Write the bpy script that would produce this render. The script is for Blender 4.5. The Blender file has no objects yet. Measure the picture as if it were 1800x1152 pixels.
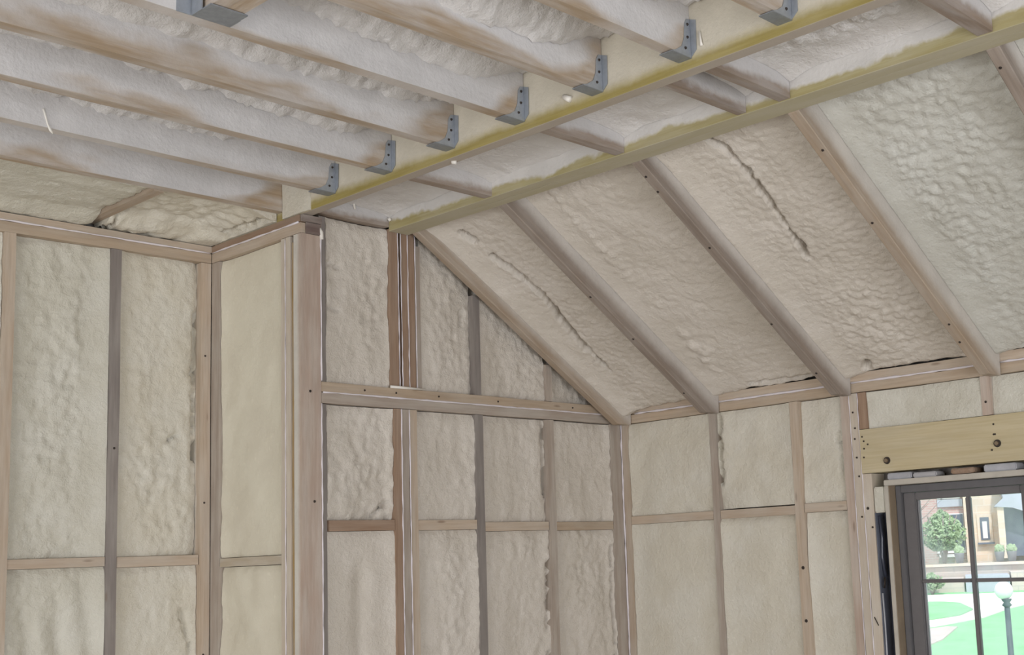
import bpy, bmesh, math, random
import numpy as np
from mathutils import Vector, Matrix

S = bpy.context.scene
COL = S.collection
random.seed(7)

# ------------------------------------------------------------------ camera
EYE = Vector((-4.0389, -3.6673, 1.7941))
YAW, PITCH, ROLL = 0.8383, 0.1423, -0.0410
fw = Vector((math.sin(YAW)*math.cos(PITCH), math.cos(YAW)*math.cos(PITCH), math.sin(PITCH)))
rt = fw.cross(Vector((0, 0, 1))).normalized()
up = rt.cross(fw)
cr, sr = math.cos(ROLL), math.sin(ROLL)
rt2 = rt*cr + up*sr
up2 = up*cr - rt*sr
cam_data = bpy.data.cameras.new('camera')
cam = bpy.data.objects.new('camera', cam_data)
COL.objects.link(cam)
cam.matrix_world = Matrix.Translation(EYE) @ Matrix((rt2, up2, -fw)).transposed().to_4x4()
cam_data.sensor_width = 36.0
cam_data.lens = 2199.1*36/1800
cam_data.shift_x = (900-1097.66)/1800
cam_data.shift_y = (661.70-576)/1800
cam_data.clip_start = 0.05
S.camera = cam

# ------------------------------------------------------------------ light
S.view_settings.view_transform = 'Standard'
S.view_settings.look = 'None'
S.view_settings.gamma = 1.0
S.view_settings.use_curve_mapping = False
S.view_settings.exposure = -0.10
W = bpy.data.worlds.new('world'); S.world = W
W.use_nodes = True
bg = W.node_tree.nodes['Background']
bg.inputs[0].default_value = (0.86, 0.92, 1.0, 1)
bg.inputs[1].default_value = 1.6

def light(name, kind, loc, direction, energy, color=(1, 1, 1), size=None, angle=None):
    d = bpy.data.lights.new(name, kind)
    d.energy = energy; d.color = color
    if kind == 'AREA':
        d.shape = 'RECTANGLE'; d.size, d.size_y = size
    if angle: d.angle = angle
    o = bpy.data.objects.new(name, d); COL.objects.link(o)
    o.location = loc
    o.rotation_euler = Vector(direction).to_track_quat('-Z', 'Y').to_euler()
    return o
light('sun', 'SUN', (-20, -10, 30), (0.62, 0.50, -0.9), 3.0, (1.0, 0.94, 0.88), angle=0.05)
# daylight coming in through the windows of the two walls behind the camera
light('daylight_side_window', 'AREA', (-6.40, -1.9, 1.45), (1, 0.05, 0.06), 82, (0.985, 0.985, 0.985), (3.0, 1.6))
light('daylight_rear_window', 'AREA', (-3.3, -5.42, 1.45), (0.08, 1, 0.06), 104, (0.95, 0.965, 1.0), (3.6, 1.6))

# ------------------------------------------------------------------ nodes
def new_mat(name):
    m = bpy.data.materials.new(name); m.use_nodes = True
    nt = m.node_tree; nt.nodes.clear()
    out = nt.nodes.new('ShaderNodeOutputMaterial')
    b = nt.nodes.new('ShaderNodeBsdfPrincipled')
    nt.links.new(b.outputs[0], out.inputs[0])
    return m, nt, b
def nd(nt, kind, **kw):
    n = nt.nodes.new(kind)
    for k, v in kw.items():
        if k in n.inputs.keys() if isinstance(k, str) else False: n.inputs[k].default_value = v
        else: setattr(n, k, v)
    return n
def math_n(nt, op, a, b=None, c=None):
    n = nt.nodes.new('ShaderNodeMath'); n.operation = op
    for i, x in enumerate((a, b, c)):
        if x is None: continue
        if isinstance(x, (int, float)): n.inputs[i].default_value = x
        else: nt.links.new(x, n.inputs[i])
    return n.outputs[0]
def noise(nt, vec, scale, detail=3, rough=0.55):
    n = nt.nodes.new('ShaderNodeTexNoise')
    n.inputs['Scale'].default_value = scale; n.inputs['Detail'].default_value = detail
    n.inputs['Roughness'].default_value = rough
    nt.links.new(vec, n.inputs['Vector'])
    return n.outputs['Fac']
def mapping(nt, vec, scale):
    n = nt.nodes.new('ShaderNodeMapping'); n.inputs['Scale'].default_value = scale
    nt.links.new(vec, n.inputs['Vector'])
    return n.outputs[0]
def smooth(nt, x, a, b):
    n = nt.nodes.new('ShaderNodeMapRange'); n.interpolation_type = 'SMOOTHSTEP'
    nt.links.new(x, n.inputs['Value'])
    n.inputs['From Min'].default_value = a; n.inputs['From Max'].default_value = b
    return n.outputs[0]
def mix(nt, f, a, b):
    n = nt.nodes.new('ShaderNodeMix'); n.data_type = 'RGBA'
    if isinstance(f, (int, float)): n.inputs[0].default_value = f
    else: nt.links.new(f, n.inputs[0])
    for i, x in ((6, a), (7, b)):
        if isinstance(x, tuple): n.inputs[i].default_value = (*x[:3], 1)
        else: nt.links.new(x, n.inputs[i])
    return n.outputs[2]
def coords(nt):
    """object coordinates moved by a different amount for every object"""
    tc = nt.nodes.new('ShaderNodeTexCoord'); oi = nt.nodes.new('ShaderNodeObjectInfo')
    r = math_n(nt, 'MULTIPLY', oi.outputs['Random'], 37.0)
    v = nt.nodes.new('ShaderNodeVectorMath'); v.operation = 'ADD'
    nt.links.new(tc.outputs['Object'], v.inputs[0]); nt.links.new(r, v.inputs[1])
    return tc.outputs['Object'], v.outputs[0], oi.outputs['Random']
def bump(nt, b, h, strength, dist):
    n = nt.nodes.new('ShaderNodeBump')
    n.inputs['Strength'].default_value = strength; n.inputs['Distance'].default_value = dist
    nt.links.new(h, n.inputs['Height']); nt.links.new(n.outputs[0], b.inputs['Normal'])

FOAM_C = (0.67, 0.635, 0.555)
FOAM_COOL_LIT = (0.68, 0.655, 0.64)
def foam_mat(name, col, dark, streak=(1, 1, 1), grain=1.0):
    m, nt, b = new_mat(name)
    o, v, r = coords(nt)
    n1 = noise(nt, v, 5, 4); n2 = noise(nt, mapping(nt, v, streak), 55, 4, 0.6); n3 = noise(nt, v, 190, 2)
    c = mix(nt, smooth(nt, n1, 0.35, 0.7), dark, col)
    c = mix(nt, math_n(nt, 'MULTIPLY', smooth(nt, n2, 0.55, 0.8), 0.30), c, tuple(min(1, x*1.22) for x in col))
    nt.links.new(c, b.inputs['Base Color'])
    b.inputs['Roughness'].default_value = 0.62
    b.inputs['Specular IOR Level'].default_value = 0.35
    h = math_n(nt, 'MULTIPLY_ADD', n3, 0.35, n2)
    bump(nt, b, h, 0.8*grain, 0.006)
    return m
M = {}
M['foam'] = foam_mat('cream_spray_foam', FOAM_C, (0.63, 0.585, 0.49))
M['foam_green'] = foam_mat('pale_greenish_spray_foam', (0.65, 0.625, 0.55), (0.59, 0.56, 0.475))
M['foam_smooth'] = foam_mat('smooth_cream_spray_foam', (0.72, 0.675, 0.555), (0.68, 0.63, 0.515), grain=0.5)
M['foam_grey'] = foam_mat('greyed_spray_foam', (0.60, 0.59, 0.54), (0.54, 0.525, 0.47))
M['foam_cool_lit'] = foam_mat('cool_lit_spray_foam', FOAM_COOL_LIT, (0.62, 0.595, 0.575))  # whiter ceiling foam; the cooler cast of the light there is in the colour
M['foam_tan'] = foam_mat('tan_spray_foam', (0.66, 0.605, 0.54), (0.605, 0.55, 0.48))

def wood_mat(name, a, bcol, edge=None, h0=0.02, amp=0.02, over=(0.63, 0.595, 0.535), soft=0.03, low=(2.5, 9, 9), knots=True, cover=1.0, haze=0.38, bare_end=None):
    """sawn timber; foam overspray clings to it beyond h0 behind the exposed edge (local z)"""
    m, nt, b = new_mat(name)
    o, v, r = coords(nt)
    g = noise(nt, mapping(nt, v, (1.2, 26, 26)), 4.0, 5, 0.6)
    g2 = noise(nt, mapping(nt, v, (0.7, 3, 3)), 3.0, 3)
    c = mix(nt, smooth(nt, g, 0.3, 0.72), bcol, a)
    c = mix(nt, math_n(nt, 'MULTIPLY', smooth(nt, g2, 0.45, 0.75), 0.45), c, tuple(x*0.72 for x in a))
    if knots:
        vo = nt.nodes.new('ShaderNodeTexVoronoi'); vo.inputs['Scale'].default_value = 3.2
        nt.links.new(mapping(nt, v, (1, 4, 4)), vo.inputs['Vector'])
        k = math_n(nt, 'SUBTRACT', 1.0, smooth(nt, vo.outputs['Distance'], 0.03, 0.09))
        c = mix(nt, math_n(nt, 'MULTIPLY', k, 0.65), c, (0.16, 0.09, 0.05))
    hue = mix(nt, math_n(nt, 'MULTIPLY', r, 0.28), c, tuple(x*0.7 for x in bcol))
    sep = nt.nodes.new('ShaderNodeSeparateXYZ'); nt.links.new(o, sep.inputs[0])
    if edge:      # the narrow edge takes a separate colour
        hue = mix(nt, smooth(nt, sep.outputs['Z'], 0.0005, 0.004), edge, hue)
    nl = noise(nt, mapping(nt, v, low), 1.0, 3)
    nf = noise(nt, v, 45, 3)
    z = math_n(nt, 'MULTIPLY_ADD', math_n(nt, 'SUBTRACT', nl, 0.5), 2*amp, sep.outputs['Z'])
    z = math_n(nt, 'MULTIPLY_ADD', math_n(nt, 'SUBTRACT', nf, 0.5), min(0.3*amp+0.01, 0.016), z)
    if bare_end:  # less overspray reaches the hung end
        z = math_n(nt, 'MULTIPLY_ADD', smooth(nt, sep.outputs['X'], bare_end-0.20, bare_end), -0.10, z)
    mask = math_n(nt, 'MULTIPLY', smooth(nt, z, h0, h0+soft), cover)
    mask = math_n(nt, 'MULTIPLY', mask, smooth(nt, sep.outputs['Z'], 0.0006, 0.004))
    dust = math_n(nt, 'MULTIPLY', smooth(nt, noise(nt, mapping(nt, v, (1.5, 8, 8)), 3.0, 4), 0.3, 0.75), haze)
    mask = math_n(nt, 'MAXIMUM', mask, dust)
    oc = mix(nt, smooth(nt, noise(nt, v, 9, 3), 0.35, 0.7), tuple(x*0.9 for x in over), over)
    nt.links.new(mix(nt, mask, hue, oc), b.inputs['Base Color'])
    b.inputs['Roughness'].default_value = 0.7
    b.inputs['Specular IOR Level'].default_value = 0.25
    h = math_n(nt, 'MULTIPLY', mask, math_n(nt, 'MULTIPLY_ADD', noise(nt, v, 75, 3), 1.0, 0.5))
    h = math_n(nt, 'MULTIPLY_ADD', g, 0.08, h)
    bump(nt, b, h, 0.6, 0.004)
    return m
M['tan'] = wood_mat('tan_stud_wood', (0.56, 0.45, 0.345), (0.46, 0.355, 0.265))
M['pink'] = wood_mat('pinkish_stud_wood', (0.54, 0.42, 0.345), (0.45, 0.345, 0.28), h0=0.004, amp=0.006, haze=0.40)  # sides paled for overspray dust and for the light they face
M['grey'] = wood_mat('greyed_stud_wood', (0.285, 0.25, 0.23), (0.225, 0.195, 0.18), haze=0.2)
M['greytan'] = wood_mat('grey_tan_stud_wood', (0.44, 0.365, 0.305), (0.36, 0.295, 0.245))
M['brown'] = wood_mat('brown_stud_wood', (0.36, 0.245, 0.17), (0.28, 0.18, 0.12), haze=0.12)
M['darkbrown'] = wood_mat('dark_brown_end_wood', (0.20, 0.14, 0.12), (0.14, 0.10, 0.09), h0=0.2)
M['pale'] = wood_mat('pale_stud_wood', (0.62, 0.53, 0.43), (0.54, 0.45, 0.36), h0=0.07, haze=0.5)
M['dusted'] = wood_mat('foam_dusted_wood', (0.55, 0.47, 0.36), (0.48, 0.40, 0.30), h0=0.01, haze=0.7)
M['plate'] = wood_mat('plate_wood', (0.52, 0.405, 0.295), (0.42, 0.32, 0.23), h0=0.03, haze=0.25)
M['yellow'] = wood_mat('yellow_beam_wood', (0.39, 0.315, 0.105), (0.31, 0.245, 0.07), edge=(0.40, 0.345, 0.29), h0=0.012, amp=0.014, soft=0.045, low=(5, 9, 9), over=(0.64, 0.59, 0.49), knots=False, haze=0.15)
M['yellow2'] = wood_mat('yellow_double_beam_wood', (0.44, 0.385, 0.20), (0.36, 0.30, 0.13), edge=(0.44, 0.395, 0.27), h0=0.020, amp=0.04, soft=0.02, haze=0.2, over=(0.65, 0.625, 0.60), low=(6, 5, 5), knots=False)
M['header'] = wood_mat('header_wood', (0.60, 0.51, 0.335), (0.52, 0.43, 0.26), h0=0.3, knots=False, haze=0.15)
M['joist'] = wood_mat('joist_wood', (0.45, 0.345, 0.24), (0.36, 0.265, 0.175), h0=-0.030, amp=0.24, over=(0.64, 0.62, 0.615), soft=0.07, low=(1.3, 1, 4), knots=False, haze=0.6, bare_end=4.82)
M['rafter'] = wood_mat('rafter_wood', (0.44, 0.34, 0.25), (0.35, 0.265, 0.19), h0=0.006, amp=0.02, soft=0.06, over=(0.60, 0.555, 0.505))
M['rafter_dark'] = wood_mat('dark_rafter_wood', (0.33, 0.265, 0.215), (0.25, 0.20, 0.165), h0=0.008, amp=0.02, soft=0.07, over=(0.59, 0.55, 0.51), haze=0.25)
M['block'] = wood_mat('ceiling_block_wood', (0.34, 0.26, 0.195), (0.26, 0.195, 0.15), h0=0.006, amp=0.03, soft=0.03, over=(0.58, 0.56, 0.555), knots=False)
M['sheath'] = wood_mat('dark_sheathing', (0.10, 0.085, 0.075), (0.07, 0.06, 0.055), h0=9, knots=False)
M['osb'] = wood_mat('ochre_board_edge', (0.42, 0.27, 0.09), (0.26, 0.16, 0.06), h0=9)
M['plywood'] = wood_mat('floor_plywood', (0.52, 0.455, 0.37), (0.44, 0.38, 0.31), h0=9)

def plain(name, col, rough=0.6, metal=0.0, spec=0.4, var=0.12, scale=30, bumps=0.0):
    m, nt, b = new_mat(name)
    o, v, r = coords(nt)
    n = noise(nt, v, scale, 4)
    nt.links.new(mix(nt, n, tuple(x*(1-var) for x in col), tuple(min(1, x*(1+var)) for x in col)), b.inputs['Base Color'])
    b.inputs['Roughness'].default_value = rough; b.inputs['Metallic'].default_value = metal
    b.inputs['Specular IOR Level'].default_value = spec
    if bumps: bump(nt, b, n, 0.5, bumps)
    return m
M['bead'] = plain('white_sealant', (0.74, 0.69, 0.72), 0.4)
M['drip'] = plain('foam_drip', (0.78, 0.74, 0.68), 0.5)
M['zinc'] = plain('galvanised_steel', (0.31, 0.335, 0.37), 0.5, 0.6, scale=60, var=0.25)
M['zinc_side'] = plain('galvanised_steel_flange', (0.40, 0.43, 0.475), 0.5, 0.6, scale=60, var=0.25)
M['nail'] = plain('dark_nail_head', (0.045, 0.035, 0.03), 0.5, 0.3)
M['bolt'] = plain('weathered_bolt_steel', (0.24, 0.18, 0.12), 0.5, 0.5)
M['frame'] = plain('grey_window_paint', (0.13, 0.125, 0.13), 0.45)
M['sash'] = plain('grey_sash_paint', (0.15, 0.14, 0.142), 0.45)
M['glaze'] = plain('pale_glazing_putty', (0.42, 0.41, 0.42), 0.5)
M['jamb'] = plain('weathered_white_jamb', (0.50, 0.46, 0.40), 0.6, scale=14, var=0.25)
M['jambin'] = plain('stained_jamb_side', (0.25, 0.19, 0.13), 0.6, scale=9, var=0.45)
M['flash'] = plain('dark_blue_flashing_plastic', (0.055, 0.06, 0.085), 0.25, spec=0.6, scale=8, var=0.4)
M['flash2'] = plain('grey_blue_flashing_plastic', (0.13, 0.14, 0.175), 0.25, spec=0.6, scale=8, var=0.5)
M['shim'] = plain('silver_grey_shim', (0.42, 0.42, 0.45), 0.4, scale=20, var=0.4)
M['plaster'] = plain('plain_wall_board', (0.62, 0.59, 0.53), 0.8)
def glass_mat():
    m, nt, b = new_mat('window_glass')
    nt.nodes.remove(b)
    out = [n for n in nt.nodes if n.type == 'OUTPUT_MATERIAL'][0]
    t = nt.nodes.new('ShaderNodeBsdfTransparent'); t.inputs[0].default_value = (0.95, 0.96, 0.97, 1)
    g = nt.nodes.new('ShaderNodeBsdfGlossy'); g.inputs['Roughness'].default_value = 0.02
    f = nt.nodes.new('ShaderNodeFresnel'); f.inputs['IOR'].default_value = 1.35
    tl = nt.nodes.new('ShaderNodeBsdfTranslucent'); tl.inputs[0].default_value = (0.9, 0.9, 0.95, 1)
    tc = nt.nodes.new('ShaderNodeTexCoord'); dirt_glare = noise(nt, tc.outputs['Object'], 9, 4)  # dirt plus the hazy, overexposed look of outside, mixed into the pane
    y = nt.nodes.new('ShaderNodeMixShader'); nt.links.new(math_n(nt, 'MULTIPLY', smooth(nt, dirt_glare, 0.25, 0.8), 0.24), y.inputs[0])
    nt.links.new(t.outputs[0], y.inputs[1]); nt.links.new(tl.outputs[0], y.inputs[2])
    x = nt.nodes.new('ShaderNodeMixShader')
    nt.links.new(f.outputs[0], x.inputs[0]); nt.links.new(y.outputs[0], x.inputs[1]); nt.links.new(g.outputs[0], x.inputs[2])
    nt.links.new(x.outputs[0], out.inputs[0])
    return m
M['glass'] = glass_mat()

# ------------------------------------------------------------------ object helpers
def tag(o, label=None, cat=None, group=None, kind=None):
    if label: o['label'] = label
    if cat: o['category'] = cat
    if group: o['group'] = group
    if kind: o['kind'] = kind
    return o
def link_mesh(name, me, mat, parent=None, matrix=None):
    o = bpy.data.objects.new(name, me); COL.objects.link(o)
    me.materials.append(mat)
    if matrix is not None: o.matrix_world = matrix
    if parent:
        o.parent = parent
        o.matrix_parent_inverse = parent.matrix_world.inverted() if matrix is not None else Matrix()
    return o
def empty(name, loc=(0, 0, 0)):
    o = bpy.data.objects.new(name, None); COL.objects.link(o); o.empty_display_size = 0.05
    o.matrix_world = Matrix.Translation(Vector(loc))
    return o
def bm_obj(name, bm, mat, parent=None, matrix=None, smooth_=False):
    bmesh.ops.recalc_face_normals(bm, faces=bm.faces)
    me = bpy.data.meshes.new(name); bm.to_mesh(me); bm.free()
    if smooth_:
        for p in me.polygons: p.use_smooth = True
    return link_mesh(name, me, mat, parent, matrix)
def frame_m(o, x, z):
    x = Vector(x).normalized(); z = Vector(z).normalized(); y = z.cross(x)
    return Matrix.Translation(Vector(o)) @ Matrix((x, y, z)).transposed().to_4x4()

RB = random.Random(3)
def board(name, mat, lo, hi, long_ax, depth, parent=None, wob=0.0015, bev=0.0025):
    """box lo..hi; long_ax 'x','y','z'; depth = axis pointing from the exposed edge into the cavity, e.g. '+y'"""
    lo = Vector(lo); hi = Vector(hi)
    ax = 'xyz'.index(long_ax); dz = 'xyz'.index(depth[1]); sg = 1 if depth[0] == '+' else -1
    ly = 3-ax-dz
    ex = Vector([1 if i == ax else 0 for i in range(3)])
    ez = Vector([sg if i == dz else 0 for i in range(3)])
    o = Vector((0, 0, 0))
    o[ax] = lo[ax]; o[dz] = lo[dz] if sg > 0 else hi[dz]; o[ly] = (lo[ly]+hi[ly])/2
    L = hi[ax]-lo[ax]; T = hi[ly]-lo[ly]; D = hi[dz]-lo[dz]
    bm = bmesh.new()
    n = max(1, int(L/0.25))
    rows = []
    for i in range(n+1):
        x = L*i/n
        dy = RB.uniform(-wob, wob) if 0 < i < n else 0
        dd = RB.uniform(0, wob) if 0 < i < n else 0
        rows.append([bm.verts.new((x, y+dy*(1 if abs(y) else 0), z)) for y, z in ((-T/2, dd), (T/2, dd), (T/2, D), (-T/2, D))])
    for a, b in zip(rows[:-1], rows[1:]):
        for k in range(4): bm.faces.new((a[k], a[(k+1) % 4], b[(k+1) % 4], b[k]))
    bm.faces.new(rows[0][::-1]); bm.faces.new(rows[-1])
    if bev:
        es = [e for e in bm.edges if len(e.link_faces) == 2 and e.calc_face_angle(0) > 0.9]
        bmesh.ops.bevel(bm, geom=es, offset=min(bev, T*0.2, D*0.2), segments=1, affect='EDGES')
    return bm_obj(name, bm, mat, parent, frame_m(o, ex, ez))

def prism(name, mat, profile, y0, y1, origin, ex, ez, parent=None, bev=0.0025):
    """profile of world (x, z) pairs pushed from y0 to y1, kept in a local frame along ex / ez"""
    m = frame_m(origin, ex, ez); inv = m.inverted()
    bm = bmesh.new()
    a = [bm.verts.new(inv @ Vector((x, y0, z))) for x, z in profile]
    b = [bm.verts.new(inv @ Vector((x, y1, z))) for x, z in profile]
    k = len(profile)
    bm.faces.new(a); bm.faces.new(b[::-1])
    for i in range(k): bm.faces.new((a[i], b[i], b[(i+1) % k], a[(i+1) % k]))
    if bev: bmesh.ops.bevel(bm, geom=list(bm.edges), offset=bev, segments=1, affect='EDGES')
    return bm_obj(name, bm, mat, parent, m)

def box_bm(bm, lo, hi):
    r = bmesh.ops.create_cube(bm, size=1)
    for v in r['verts']:
        v.co = Vector([lo[i]+(hi[i]-lo[i])*(v.co[i]+0.5) for i in range(3)])
def box(name, mat, lo, hi, parent=None, bev=0.0, org=None):
    bm = bmesh.new()
    c = Vector(org) if org else (Vector(lo)+Vector(hi))/2
    box_bm(bm, Vector(lo)-c, Vector(hi)-c)
    if bev: bmesh.ops.bevel(bm, geom=list(bm.edges), offset=bev, segments=2, affect='EDGES')
    return bm_obj(name, bm, mat, parent, Matrix.Translation(c))

def tube(name, mat, pts, r, parent=None, sides=6, wob=0.0, seed=0):
    rg = random.Random(seed)
    pts = [Vector(p) for p in pts]
    bm = bmesh.new(); rings = []
    c0 = pts[0].copy()
    for i, p in enumerate(pts):
        t = (pts[min(i+1, len(pts)-1)]-pts[max(i-1, 0)]).normalized()
        a = t.orthogonal().normalized(); b = t.cross(a)
        rr = r*(1+rg.uniform(-wob, wob)) if not isinstance(r, (list, tuple)) else r[i]
        rings.append([bm.verts.new(p-c0+(a*math.cos(2*math.pi*k/sides)+b*math.sin(2*math.pi*k/sides))*rr) for k in range(sides)])
    for u, v in zip(rings[:-1], rings[1:]):
        for k in range(sides): bm.faces.new((u[k], u[(k+1) % sides], v[(k+1) % sides], v[k]))
    bm.faces.new(rings[0][::-1]); bm.faces.new(rings[-1])
    return bm_obj(name, bm, mat, parent, Matrix.Translation(c0), True)

# ------------------------------------------------------------------ numpy noise for the foam
def _hash(ix, iy, seed):
    h = (ix.astype(np.int64)*374761393 + iy.astype(np.int64)*668265263 + seed*1442695041) & 0xffffffff
    h = ((h ^ (h >> 13))*1274126177) & 0xffffffff
    return ((h ^ (h >> 16)) & 0xffff)/65535.0
def vnoise(x, y, seed):
    ix = np.floor(x); iy = np.floor(y); fx = x-ix; fy = y-iy
    fx = fx*fx*(3-2*fx); fy = fy*fy*(3-2*fy)
    a = _hash(ix, iy, seed); b = _hash(ix+1, iy, seed); c = _hash(ix, iy+1, seed); d = _hash(ix+1, iy+1, seed)
    return (a+(b-a)*fx)*(1-fy)+(c+(d-c)*fx)*fy-0.5
def fbm(x, y, seed, oct=4):
    r = 0; a = 1.0
    for i in range(oct):
        r = r+a*vnoise(x*2**i, y*2**i, seed+i*17); a *= 0.5
    return r
def worley(x, y, seed):
    ix = np.floor(x); iy = np.floor(y); d = np.full(x.shape, 9.0)
    for dx in (-1, 0, 1):
        for dy in (-1, 0, 1):
            cx = ix+dx; cy = iy+dy
            px = cx+_hash(cx, cy, seed); py = cy+_hash(cx, cy, seed+91)
            d = np.minimum(d, (px-x)**2+(py-y)**2)
    return np.sqrt(d)

FS = [100]
def foam(label, O, u, v, U, V, mat='foam', style='streak', rec=0.022, amp=1.0, edges=(0.006, 0.006, -0.004, -0.004),
         top=None, thick=0.075, res=0.010, bubbles=None, cracks=(), group=None, shape=None, name='spray_foam'):
    """sprayed fill of one bay: a solid slab whose face is lumpy. edges = lift (+) or drop (-) towards u0,u1,v0,v1"""
    FS[0] += 13; seed = FS[0]
    O = Vector(O); u = Vector(u); v = Vector(v); n = u.cross(v)
    nu = max(6, int(U/res)); nv = max(6, int(V/res))
    uu, vv = np.meshgrid(np.linspace(0, U, nu), np.linspace(0, V, nv), indexing='ij')
    if top is not None: vv = vv*(top(uu)/V)
    vt = vv[:, -1:]*np.ones_like(vv)
    h = -rec+0.012*fbm(uu*5, vv*3.5, seed, 3)*amp
    if style == 'streak':
        h = h+0.006*amp*fbm(uu*24, vv*7, seed+3, 3)+0.008*amp*(0.5-worley(uu*52, vv*34, seed+9))+0.002*amp*fbm(uu*70, vv*40, seed+11, 2)
    elif style == 'cross':
        h = h+0.005*amp*fbm(uu*9, vv*20, seed+3, 3)+0.008*amp*(0.5-worley(uu*34, vv*50, seed+9))+0.002*amp*fbm(uu*50, vv*80, seed+11, 2)
    elif style == 'smooth':
        h = h+0.0035*amp*fbm(uu*14, vv*20, seed+3, 3)
    elif style == 'lump':
        w = worley(uu*17, vv*17, seed+3)
        h = h+0.022*amp*(0.55-w)+0.006*amp*fbm(uu*45, vv*45, seed+5, 3)
    if bubbles:
        for (bu, bv, su, sv, ba, bs) in bubbles:
            m = np.exp(-(((uu-bu)/su)**2+((vv-bv)/sv)**2)**2)
            h = h+m*ba*(0.75-worley(uu*bs, vv*bs, seed+7))
    for e, d in zip(edges, (uu, U-uu, vv, vt-vv)):
        if e >= 0.02: h = -rec+(h+rec)*(0.15+0.85*np.clip((d-0.03)/0.07, 0, 1)**1.5)
    ragged = 0.012*fbm(uu*22, vv*22, seed+31, 3)
    for e, d in zip(edges, (uu, U-uu, vv, vt-vv)):
        dd = np.maximum(d+ragged*(d < 0.08), 0)
        h = h+e*np.exp(-(dd/(0.060 if e >= 0.02 else 0.028 if e > 0 else 0.012))**1.3)
    if shape is not None: h = h+shape(uu, vv)
    for (pts, wd, dp) in cracks:
        pts = np.array(pts)
        for a, b in zip(pts[:-1], pts[1:]):
            ab = b-a; t = np.clip(((uu-a[0])*ab[0]+(vv-a[1])*ab[1])/(ab@ab), 0, 1)
            wig = 0.012*fbm(uu*30, vv*30, seed+51, 3)
            d = np.hypot(uu-a[0]-t*ab[0], vv-a[1]-t*ab[1])+wig
            h = h-dp*np.exp(-(np.maximum(d, 0)/wd)**4)
    hole = h < -thick+0.012
    h = np.clip(h, min(-thick+0.004, 0.002), 0.03)
    U3 = np.array(u); V3 = np.array(v); N3 = np.array(n)
    P = uu[..., None]*U3+vv[..., None]*V3+h[..., None]*N3
    B = uu[..., None]*U3+vv[..., None]*V3-thick*N3
    idx = np.arange(nu*nv).reshape(nu, nv)
    loop = np.concatenate([idx[:, 0], idx[-1, 1:], idx[-2::-1, -1], idx[0, -2:0:-1]])
    nb = len(loop)
    verts = np.concatenate([P.reshape(-1, 3), B.reshape(-1, 3)[loop], P.reshape(-1, 3)[loop]])
    quads = np.stack([idx[:-1, :-1], idx[1:, :-1], idx[1:, 1:], idx[:-1, 1:]], -1).reshape(-1, 4)
    if cracks and thick > 0.1:
        quads = quads[~hole.ravel()[quads].all(1)]
    j = np.arange(nb); j2 = (j+1) % nb
    side = np.stack([nu*nv+nb+j2, nu*nv+nb+j, nu*nv+j, nu*nv+j2], -1)
    q = np.concatenate([quads, side])
    me = bpy.data.meshes.new(name)
    me.vertices.add(len(verts)); me.vertices.foreach_set('co', verts.astype(np.float32).ravel())
    nq = len(q)
    if cracks and thick > 0.1: lid = 0     # the split opens into the dark cavity above
    else: lid = 1
    me.loops.add(nq*4+nb*lid); me.polygons.add(nq+lid)
    lv = np.concatenate([q.ravel(), (nu*nv+j)[::-1][:nb*lid]]).astype(np.int32)
    me.loops.foreach_set('vertex_index', lv)
    me.polygons.foreach_set('loop_start', (np.arange(nq+lid)*4).astype(np.int32))
    me.polygons.foreach_set('loop_total', np.concatenate([np.full(nq, 4), [nb]*lid]).astype(np.int32))
    sm = np.concatenate([np.ones(len(quads), bool), np.zeros(nq+lid-len(quads), bool)])
    me.polygons.foreach_set('use_smooth', sm)
    me.update(calc_edges=True); me.validate()
    o = link_mesh(name, me, M[mat], None, Matrix.Translation(O))
    return tag(o, label, 'insulation', group)

# ------------------------------------------------------------------ levels (metres, floor at 0)
ZM = 2.400            # joint between the two plates of the low walls
ZT = 3.0236           # underside of the yellow beams
ZJ = 3.0554           # underside of the ceiling joists
ZL = 2.9969           # joint between the plates of the tall walls
XW = -1.6205          # face of the short return wall
YL = 0.5976           # face of the left wall
DP = 0.089            # stud depth
B1 = (-1.6184, -1.580)
B2 = (-1.243, -1.1553)
SL = (ZT-(ZM-0.0996))/1.1553      # slope of the rafters
def zr(x): return ZM-0.0996-SL*x  # rafter underside at x

# ------------------------------------------------------------------ setting
def struct(o): o['kind'] = 'structure'; return o
struct(box('floor', M['plywood'], (-6.6, -5.6, -0.05), (0.25, 0.8, 0)))
struct(box('ceiling', M['sheath'], (-6.6, -5.6, 3.30), (-1.19, 0.8, 3.36)))
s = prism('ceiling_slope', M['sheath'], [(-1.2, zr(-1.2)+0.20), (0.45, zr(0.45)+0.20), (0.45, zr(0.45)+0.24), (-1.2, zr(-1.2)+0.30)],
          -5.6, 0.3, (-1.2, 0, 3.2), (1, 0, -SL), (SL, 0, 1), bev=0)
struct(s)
struct(box('wall_left', M['sheath'], (-6.6, YL+DP+0.002, 0), (-1.5, YL+DP+0.05, 3.30)))
struct(box('wall_return', M['sheath'], (XW+DP+0.012, 0.1, 0), (XW+DP+0.05, YL+DP+0.05, 3.30)))
struct(box('wall_gable', M['sheath'], (XW+0.02, DP+0.002, 0), (0.15, DP+0.04, 3.30)))
bm = bmesh.new()
for lo, hi in (((DP+0.002, -1.27, 0), (DP+0.04, 0.15, 2.46)), ((DP+0.002, -1.89, 2.03), (DP+0.04, -1.27, 2.46)),
               ((DP+0.002, -1.89, 0), (DP+0.04, -1.27, 0.68)), ((DP+0.002, -5.6, 0), (DP+0.04, -1.89, 2.46))): box_bm(bm, lo, hi)
struct(bm_obj('wall_window', bm, M['sheath']))
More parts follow.
